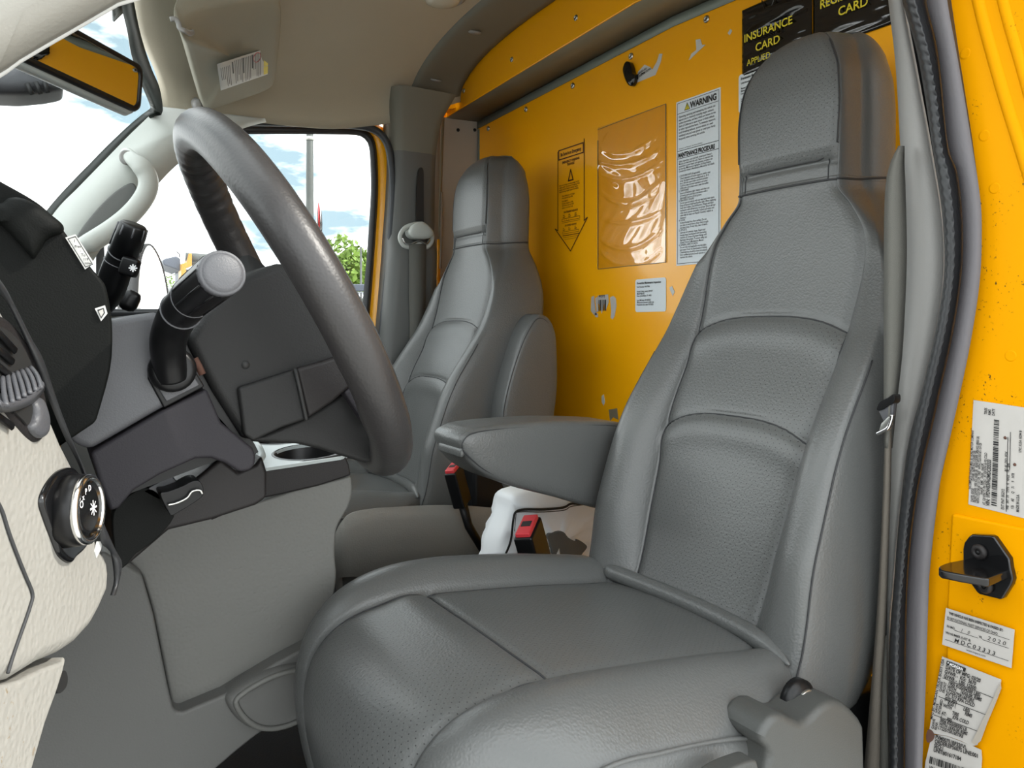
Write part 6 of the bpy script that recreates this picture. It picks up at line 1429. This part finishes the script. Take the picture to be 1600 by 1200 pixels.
# certification label, text turned on its side
Q1 = [(0.7985, 0.4139, 0.6261), (0.7941, 0.3643, 0.6231), (0.7942, 0.3654, 0.5182), (0.7989, 0.4191, 0.5203)]
l1 = jquad('certification_label', 'large white certification label with barcode, topmost on the yellow jamb', Q1, grey_paper)
H1 = 2.05
k1 = Skew(Q1, H1)
u9 = PI / 2
def side(body, x, y, s, **kw): k1.text(body, x, y, s, rot=u9, **kw)
side('INCOMPLETE VEHICLE MFD. BY FORD MOTOR COMPANY', .045, -1.74, .072, sx=.62, bold=.02)
side('DATE: 03/20          GVWR: 5670 KG (12500 LB)', .10, -1.98, .072, sx=.70, bold=.02)
side('FRONT GAWR: 1905 KG (4200 LB)   REAR GAWR: 3856 KG (8500 LB)', .155, -1.98, .072, sx=.60, bold=.02)
side('WITH LT225/75R16E 115/112R  TIRES   WITH LT225/75R16E 115/112R', .21, -1.98, .068, sx=.58, bold=.02)
side('16x6.0K   RIMS   DUAL  16x6.0K', .265, -1.80, .068, sx=.66, bold=.02)
side('AT  520 KPA/ 75  PSI COLD   AT 450 KPA/ 65 PSI COLD', .32, -1.98, .068, sx=.62, bold=.02)
side('VIN: 1FDWE3FN2MDC03333', .40, -1.98, .10, sx=.72, bold=.03)
side('TIRES\nRIMS\nDATE', .29, -.24, .075, sx=.7, bold=.02)
k1.bars(-1.95, .43, 1.62, .10, 62, 5, vertical=False)
side('EXT PNT: BG2Y2', .66, -1.98, .075, sx=.7, bold=.02)
side('WB   INT TR   TP/PS   R   AXLE   TR   SPR', .74, -1.96, .07, sx=.7, bold=.02)
side('176     AE       Q    31     9    IV78', .83, -1.93, .07, sx=.7, bold=.02)
side('RC: 81  DSO: 3EDK', .70, -1.25, .065, sx=.7, bold=.02)
side('MADE IN U.S.A.', .92, -1.96, .07, sx=.7, bold=.03)
side('1F9C 3U5A 18294 B', .95, -.85, .07, sx=.7, bold=.02)
k1.line([(.70, -2.0), (.70, -.60)], .012).line([(.745, -1.2), (.745, -.5)], .012)
k1.build('lettering', ink, l1)
for q in [(0.7949, 0.3828, 0.5923), (0.7941, 0.3738, 0.5678)]: lathe('rust_spot', [(.0016, -.0005), (.0012, .0003), (.0002, .0004)], q, JN, rust, l1, seg=8)
# inspection label
Q2 = [(0.7949, 0.4394, 0.4101), (0.7889, 0.3714, 0.4118), (0.7891, 0.3743, 0.3741), (0.7953, 0.4436, 0.3709)]
l2 = jquad('inspection_label', 'dusty white inspection label below the striker on the yellow jamb', Q2, grey_paper)
k2 = Skew(Q2, .56)
k2.text('THIS VEHICLE HAS BEEN INSPECTED & PASSED BY:', .06, -.075, .054, sx=.66, bold=.035)
k2.text('ID 007 NATIONAL FLEET SERVICES OF OHIO', .04, -.15, .054, sx=.70, bold=.012)
k2.text('IN MO.', .05, -.275, .052, sx=.8, bold=.02).text('1    0', .26, -.27, .07, sx=.9, shear=.3).text('YR.', .53, -.275, .048, sx=.8, bold=.02).text('2 0 2 0', .65, -.262, .082, sx=1.1, shear=.2)
k2.text('VIN NUMBER (LAST 8)', .04, -.375, .05, sx=.78, bold=.02).text('M D C 0 3 3 3 3', .18, -.455, .085, sx=1.05, shear=.2, bold=.01)
k2.text('www.inspect.com', .37, -.525, .046, sx=.85)
k2.line([(.04, -.16), (.95, -.16)], .006).line([(.17, -.285), (.52, -.285)], .006).line([(.59, -.285), (.95, -.285)], .006).line([(.05, -.465), (.96, -.465)], .006)
k2.build('lettering', ink, l2)
# body builder label, creased right edge
Q3 = [(0.7950, 0.4434, 0.3585), (0.7897, 0.3826, 0.3585), (0.7917, 0.4061, 0.2828), (0.7964, 0.4590, 0.2757)]
l3 = jquad('builder_label', 'white body builder label with a curled right edge', [(0.7953, 0.4436, 0.3584), (0.7900, 0.3839, 0.3592), (0.7900, 0.3845, 0.3528), (0.7904, 0.3887, 0.3398), (0.7910, 0.3955, 0.3231), (0.7917, 0.4037, 0.2985), (0.7920, 0.4069, 0.2849), (0.7925, 0.4120, 0.2812), (0.7936, 0.4245, 0.2809), (0.7948, 0.4380, 0.2789), (0.7961, 0.4534, 0.2742), (0.7965, 0.4577, 0.2749), (0.7960, 0.4520, 0.3123)], grey_paper)
k3 = Skew(Q3, 1.16)
k3.rect(.10, -.085, .33, .062)
k3.text('DATE OF MFG: 03/20\nGVWR -  KG:  5670\nGVWR -  LBS: 12500', .10, -.15, .082, sx=.80, bold=.03, line=.85)
k3.line([(.09, -.30), (.98, -.30)], .009)
k3.text('1905 KGS(04200 LBS)\nWITH    16X6.0K RIMS\nLT225/75R16ETIRE\nAT: 517 KPA COLD\n(075 PSI)', .20, -.365, .078, sx=.80, bold=.03, line=.80)
k3.line([(.09, -.60), (.98, -.60)], .009)
k3.text('    KGS (        LBS)\nWITH              RIMS\n           TIRE\nAT:       KPA COLD\n(      PSI)', .20, -.665, .078, sx=.80, bold=.03, line=.80)
k3.line([(.07, -.90), (.96, -.90)], .009)
k3.text('3856 KGS(08500 LB\nWITH 16X6.0K RIMS\nLT225/75R16ETIRE', .20, -.965, .078, sx=.80, bold=.03, line=.80)
k3.text('MFG BY: MORGAN TRUCK BODY USA', .055, -.98, .072, sx=.78, bold=.02, rot=u9)
k3.text('GAWR\nFRONT', .115, -.52, .07, sx=.75, bold=.02, rot=u9, line=.9).text('GAWR\nINTERMED', .115, -.86, .07, sx=.70, bold=.02, rot=u9, line=.9).text('GAWR\nREAR', .115, -1.12, .07, sx=.75, bold=.02, rot=u9, line=.9)
k3.build('lettering', ink, l3)
Skew(Q3, 1.16, .0011).text('* MORGAN', .12, -.078, .062, sx=.85, bold=.02).build('builder_name', ink_w, l3)
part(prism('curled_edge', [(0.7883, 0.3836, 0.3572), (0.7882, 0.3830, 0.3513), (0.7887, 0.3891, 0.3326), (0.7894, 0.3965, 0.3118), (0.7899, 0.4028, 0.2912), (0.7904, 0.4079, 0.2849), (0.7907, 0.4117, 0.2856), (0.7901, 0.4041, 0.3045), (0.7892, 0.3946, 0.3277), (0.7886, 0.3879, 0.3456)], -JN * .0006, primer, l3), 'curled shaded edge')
# lowest label
Q4 = [(0.7960, 0.4547, 0.2777), (0.7914, 0.4023, 0.2847), (0.7916, 0.4049, 0.2062), (0.7972, 0.4677, 0.1886)]
l4 = jquad('barcode_label', 'white barcode label at the very bottom of the yellow jamb', [(0.7963, 0.4548, 0.2722), (0.7949, 0.4394, 0.2783), (0.7936, 0.4245, 0.2802), (0.7924, 0.4114, 0.2815), (0.7917, 0.4031, 0.2818), (0.7916, 0.4024, 0.2732), (0.7917, 0.4037, 0.2543), (0.7918, 0.4050, 0.2061), (0.7974, 0.4679, 0.1884), (0.7969, 0.4620, 0.2404)], grey_paper)
k4 = Skew(Q4, 1.35, .0009)
k4.text('PVM00751BP32FVL\nORDER:EP5607S LINE:001\nSEQ:1\nUNIT#01617184', .10, -.12, .095, sx=.82, bold=.03, line=.78)
k4.bars(.05, -.56, .90, .12, 40, 7)
k4.text('VIN: 1FDWE3FN2MDC03333', .06, -.655, .085, sx=.80, bold=.02)
k4.text('THIS VEHICLE HAS BEEN COMPLET-\nED IN ACCORDANCE WITH THE\nPRIOR MANUFACTURERS\nWHERE APPLICABLE.', .04, -.76, .095, sx=.80, bold=.04, line=.85)
k4.build('lettering', ink, l4)
prism('torn_corner', cr([(0.7956, 0.4585, 0.2761), (0.7952, 0.4542, 0.2768), (0.7949, 0.4514, 0.2728), (0.7952, 0.4542, 0.2661), (0.7956, 0.4593, 0.2623), (0.7958, 0.4607, 0.2683)], 3, True), -JN * .0005, rust, l4)
# ------------------------------------------------------------------ outside
struct(obj('ground', [(-250, -250, -.78), (250, -250, -.78), (250, 250, -.78), (-250, 250, -.78)], [(0, 1, 2, 3)], asphalt, smooth=False))
# far side mirror
sm = thing('side_mirror', 'black rimmed side mirror outside the far door window', 'mirror', (0.2714, 2.3516, 0.8251))
mo = cr([(0.2242, 2.2979, 0.7173), (0.2207, 2.2940, 0.8035), (0.2277, 2.3019, 0.8699), (0.2384, 2.3141, 0.9096), (0.2510, 2.3284, 0.9273), (0.2658, 2.3452, 0.9244), (0.2827, 2.3645, 0.9018), (0.2981, 2.3820, 0.8639), (0.3099, 2.3954, 0.8138), (0.3159, 2.4021, 0.7645), (0.3139, 2.3999, 0.7184)], 5, True)
cm = sum(mo, Vector()) / len(mo)
nm_ = Vector((.75, -.66, 0)).normalized()
loft('mirror_case', [mo, [p - nm_ * .012 for p in mo], [cm + (p - cm) * .93 - nm_ * .05 for p in mo], [cm + (p - cm) * .6 - nm_ * .085 for p in mo], [cm + (p - cm) * .1 - nm_ * .095 for p in mo]], black_p, sm)
loft('mirror_rim', [[cm + (p - cm) * 1.0 + nm_ * .004 for p in mo], [cm + (p - cm) * .95 + nm_ * .006 for p in mo], [cm + (p - cm) * .93 + nm_ * .001 for p in mo]], black_p, sm, cap=False)
loft('mirror_face', [[cm + (p - cm) * .945 + nm_ * .003 for p in mo], [cm + (p - cm) * .5 + nm_ * .003 for p in mo], [cm + (p - cm) * .01 + nm_ * .003 for p in mo]], mirror_m, sm, smooth=False)
tube('mirror_arm', [cm - nm_ * .05 - V(0, 0, .08), V(.18, 2.2, .72), V(.14, 2.08, .68)], .016, black_p, sm, seg=10)

def tree(label, c, r, h, seed, n=1400):
    t = thing('tree', label, 'tree', (c[0], c[1], -.78))
    rr = random.Random(seed)
    tube('trunk', [(c[0], c[1], -.78), (c[0] + .1, c[1], h * .5), (c[0], c[1] + .1, h)], [r * .09, r * .07, r * .03], bark, t, seg=8)
    lumps = [(rr.gauss(0, .45) * r, rr.gauss(0, .45) * r, rr.gauss(.1, .38) * r, rr.uniform(.35, .6) * r) for _ in range(16)]
    vs, fs = [], []
    for k in range(n):
        lx, ly, lz, lr = rr.choice(lumps)
        d = Vector((rr.gauss(0, 1), rr.gauss(0, 1), rr.gauss(0, 1))).normalized() * lr * rr.uniform(.6, 1) 
        p = Vector((c[0] + lx, c[1] + ly, h + lz)) + d
        s = r * rr.uniform(.05, .11)
        a = Vector((rr.gauss(0, 1), rr.gauss(0, 1), rr.gauss(0, 1))).normalized() * s
        b = a.orthogonal().normalized() * s * .6
        b = Matrix.Rotation(rr.uniform(0, 6), 3, a.normalized()) @ b
        i = len(vs)
        vs += [p - a, p - b, p + a, p + b]
        fs.append((i, i + 1, i + 2, i + 3))
    o = obj('foliage', vs, fs, leaf_m, t, smooth=False)
    o['kind'] = 'stuff'
tree('bright green tree outside the far window next to its yellow frame', (14.7886, 40.0000, 3.1394), 2.4, 2.7, 3, 4200)
tree('distant green tree low on the horizon outside the far window', (9.6517, 70.0000, 3.8261), 1.5, 3.2, 5, 600)
tree('green tree reflected in the far side mirror', (26, 13, 2), 3.0, 3.2, 8)
tree('broad green tree farther back, also caught in the far side mirror', (44, 26, 2), 4.5, 2.4, 9)

pl = thing('light_pole', 'grey metal pole standing outside the far window', 'pole', ((4.2394, 14.0000, 3.1755))[:2] + (-.78,))
p0 = Vector((4.2394, 14.0000, 3.1755))
tube('pole_shaft', [(p0.x, p0.y, -.78), (p0.x, p0.y, 1.5), (p0.x, p0.y, 3), (p0.x, p0.y, 7.5)], [.105, .092, .070, .045], galv, pl, seg=14)
tube('pole_band', [(p0.x, p0.y, 4.13), (p0.x, p0.y, 4.19)], .085, steel, pl, seg=14)
fg = thing('flag', 'narrow red and white flag hanging at the pole', 'flag', (4.3279, 13.9000, 2.6397))
def strip(x0, x1, m, nm):
    A = [V(x, p0.y - .05 + .03 * math.sin(9 * z), z) for x, z in ((x0, 3.05), (x0, 2.7), (x0, 2.2), (x1, 2.1), (x1, 2.6), (x1, 2.9))]
    prism(nm, A, (0, .012, 0), m, fg)
bx_ = p0.x + .10
strip(bx_, bx_ + .04, ink_w, 'stripe')
strip(bx_ + .04, bx_ + .08, ink_r, 'stripe')
strip(bx_ + .08, bx_ + .11, ink_w, 'stripe')

tp_ = Vector((7.4673, 20.0000, 2.6202))
tq = thing('thin_post', 'thin dark post standing before the bright green tree outside', 'pole', (tp_.x, tp_.y, -.78))
tube('post_shaft', [(tp_.x, tp_.y, -.78), (tp_.x, tp_.y, tp_.z + .25)], .03, galv, tq, seg=8)
tube('post_tip', [(tp_.x, tp_.y, tp_.z + .25), (tp_.x, tp_.y, tp_.z + .4)], .012, black_p, tq, seg=6)
# aerial lift with amber bracket
al = thing('aerial_lift', 'navy lift machine with amber bracket outside the far window', 'machine', (1.6190, 11.0000, 1.0406))
prism('lift_bucket', [(1.3768, 11.0000, 1.5661), (1.4077, 11.0000, 1.5928), (1.5480, 11.0000, 1.6332), (1.5953, 11.0000, 1.6014), (1.6032, 11.0000, 1.4316), (1.5480, 11.0000, 1.4550), (1.3923, 11.0000, 1.5079)], (0, .8, 0), navy, al, bevel=.02)
prism('lift_arm', [(1.6177, 11.1000, 1.4726), (2.0826, 11.1000, 1.4558), (2.1161, 11.1000, 1.0521), (1.6257, 11.1000, 0.9920)], (0, .6, 0), navy, al, bevel=.03)
part(prism('amber_bracket', [(1.5886, 10.9000, 1.5262), (1.6593, 10.9000, 1.5461), (1.6829, 10.9000, 1.6657), (1.7225, 10.9000, 1.6677), (1.7225, 10.9000, 1.4979), (1.6514, 10.9000, 1.4696), (1.6435, 10.9000, 1.0551), (1.5964, 10.9000, 1.0373)], (0, .25, 0), amber, al, bevel=.01), 'amber bracket')
tube('lift_cylinder', [(1.6586, 11.0000, 1.6300), (2.0639, 11.0000, 1.6231)], .055, galv, al, seg=12)
tube('lift_cylinder', [(1.7223, 11.0000, 1.5474), (2.0639, 11.0000, 1.5360)], .035, galv, al, seg=12)
tube('lift_hook', [(1.5480, 11.0000, 1.6926), (1.5874, 11.0000, 1.6521), (1.5795, 11.0000, 1.6177)], .008, black_p, al, seg=6)
prism('lift_base', [(1.4205, 11.1000, 0.8700), (1.4832, 11.1000, 1.1093), (1.5463, 11.1000, 1.2474), (1.7541, 11.1000, 1.2705), (2.1245, 11.1000, 1.2636), (2.1496, 11.1000, -0.9753), (1.3971, 11.1000, -0.9128)], (0, 1.6, 0), galv, al, bevel=.05)
for x in (0.2, 1.0): lathe('wheel', [(.4, -.1), (.42, 0), (.4, .1), (.22, .12), (.2, .1), (.01, .1)], Vector((1.5402, 11.0000, 0.2760)) * 1.0 + V(x, -.05, -.78 + .42 - Vector((1.5402, 11.0000, 0.2760)).z), (0, -1, 0), black_p, al, seg=20)

# parked white pickup
def car(name, label, cx, cy, L, Wd, H, m, cat):
    t = thing(name, label, cat, (cx, cy, -.78))
    z = -.78
    prof = [(-L / 2, .35), (-L / 2, .95), (-L * .22, 1.05), (-L * .12, H), (L * .18, H), (L * .26, 1.08), (L / 2, 1.05), (L / 2, .35)]
    prism('body', [(cx + a, cy - Wd / 2, z + b) for a, b in prof], (0, Wd, 0), m, t, bevel=.08, seg=3)
    prism('side_window', [(cx + a, cy - Wd / 2 - .01, z + b) for a, b in ((-L * .19, 1.1), (-L * .11, H - .1), (L * .165, H - .1), (L * .23, 1.12))], (0, .03, 0), dark_glass, t)
    prism('windscreen', [(cx - L * .222 - .0, cy - Wd / 2 + .12, z + 1.08), (cx - L * .128, cy - Wd / 2 + .12, z + H - .05), (cx - L * .128, cy + Wd / 2 - .12, z + H - .05), (cx - L * .222, cy + Wd / 2 - .12, z + 1.08)], (-.02, 0, .01), dark_glass, t)
    for a in (-L * .32, L * .30):
        for s in (-1, 1):
            wv = lathe('wheel', [(.34, -.1), (.36, -.05), (.36, .05), (.34, .1), (.2, .11), (.18, .08), (.01, .08)], (cx + a, cy + s * (Wd / 2 - .08), z + .36), (0, s, 0), black_p, t, seg=20)
    return t
car('pickup', 'white pickup parked behind the lift machine outside the far window', -1.2, 17.5, 5.4, 1.9, 1.85, white_car, 'car')
# truck with a number on its flank beyond the tree side of the window
tk = thing('parked_truck', 'white truck with number 215 seen low in the far window', 'truck', (3.0678, 8.0000, 0.6298))
prism('truck_flank', [(2.3278, 8.0000, 1.0615), (3.7212, 8.0000, 1.0944), (3.7212, 8.0000, 0.3348), (2.3278, 8.0000, 0.3653)], (0, 2.0, 0), white_car, tk, bevel=.03)
prism('flank_rail', [(2.3191, 7.9700, 1.1402), (3.7073, 7.9700, 1.1802), (3.7073, 7.9700, 1.1002), (2.3191, 7.9700, 1.0668)], (0, .06, 0), navy, tk, bevel=.01)
prism('flank_skirt', [(2.3191, 7.9700, 0.9935), (3.7073, 7.9700, 1.0201), (3.7073, 7.9700, 0.3362), (2.3191, 7.9700, 0.3665)], (0, .05, 0), galv, tk, bevel=.01)
Print((2.9104, 7.9700, 1.0048), (1, 0, 0), (0, 0, 1), .003).text('215', 0, .004, .085, bold=.03).build('flank_number', ink, tk)
for q in [(2.5558, 8.3000, 0.0694), (3.6963, 8.3000, 0.0245)]: lathe('wheel', [(.4, -.12), (.42, 0), (.4, .12), (.22, .13), (.2, .1), (.01, .1)], (q[0], q[1], -.36), (0, -1, 0), black_p, tk, seg=20)
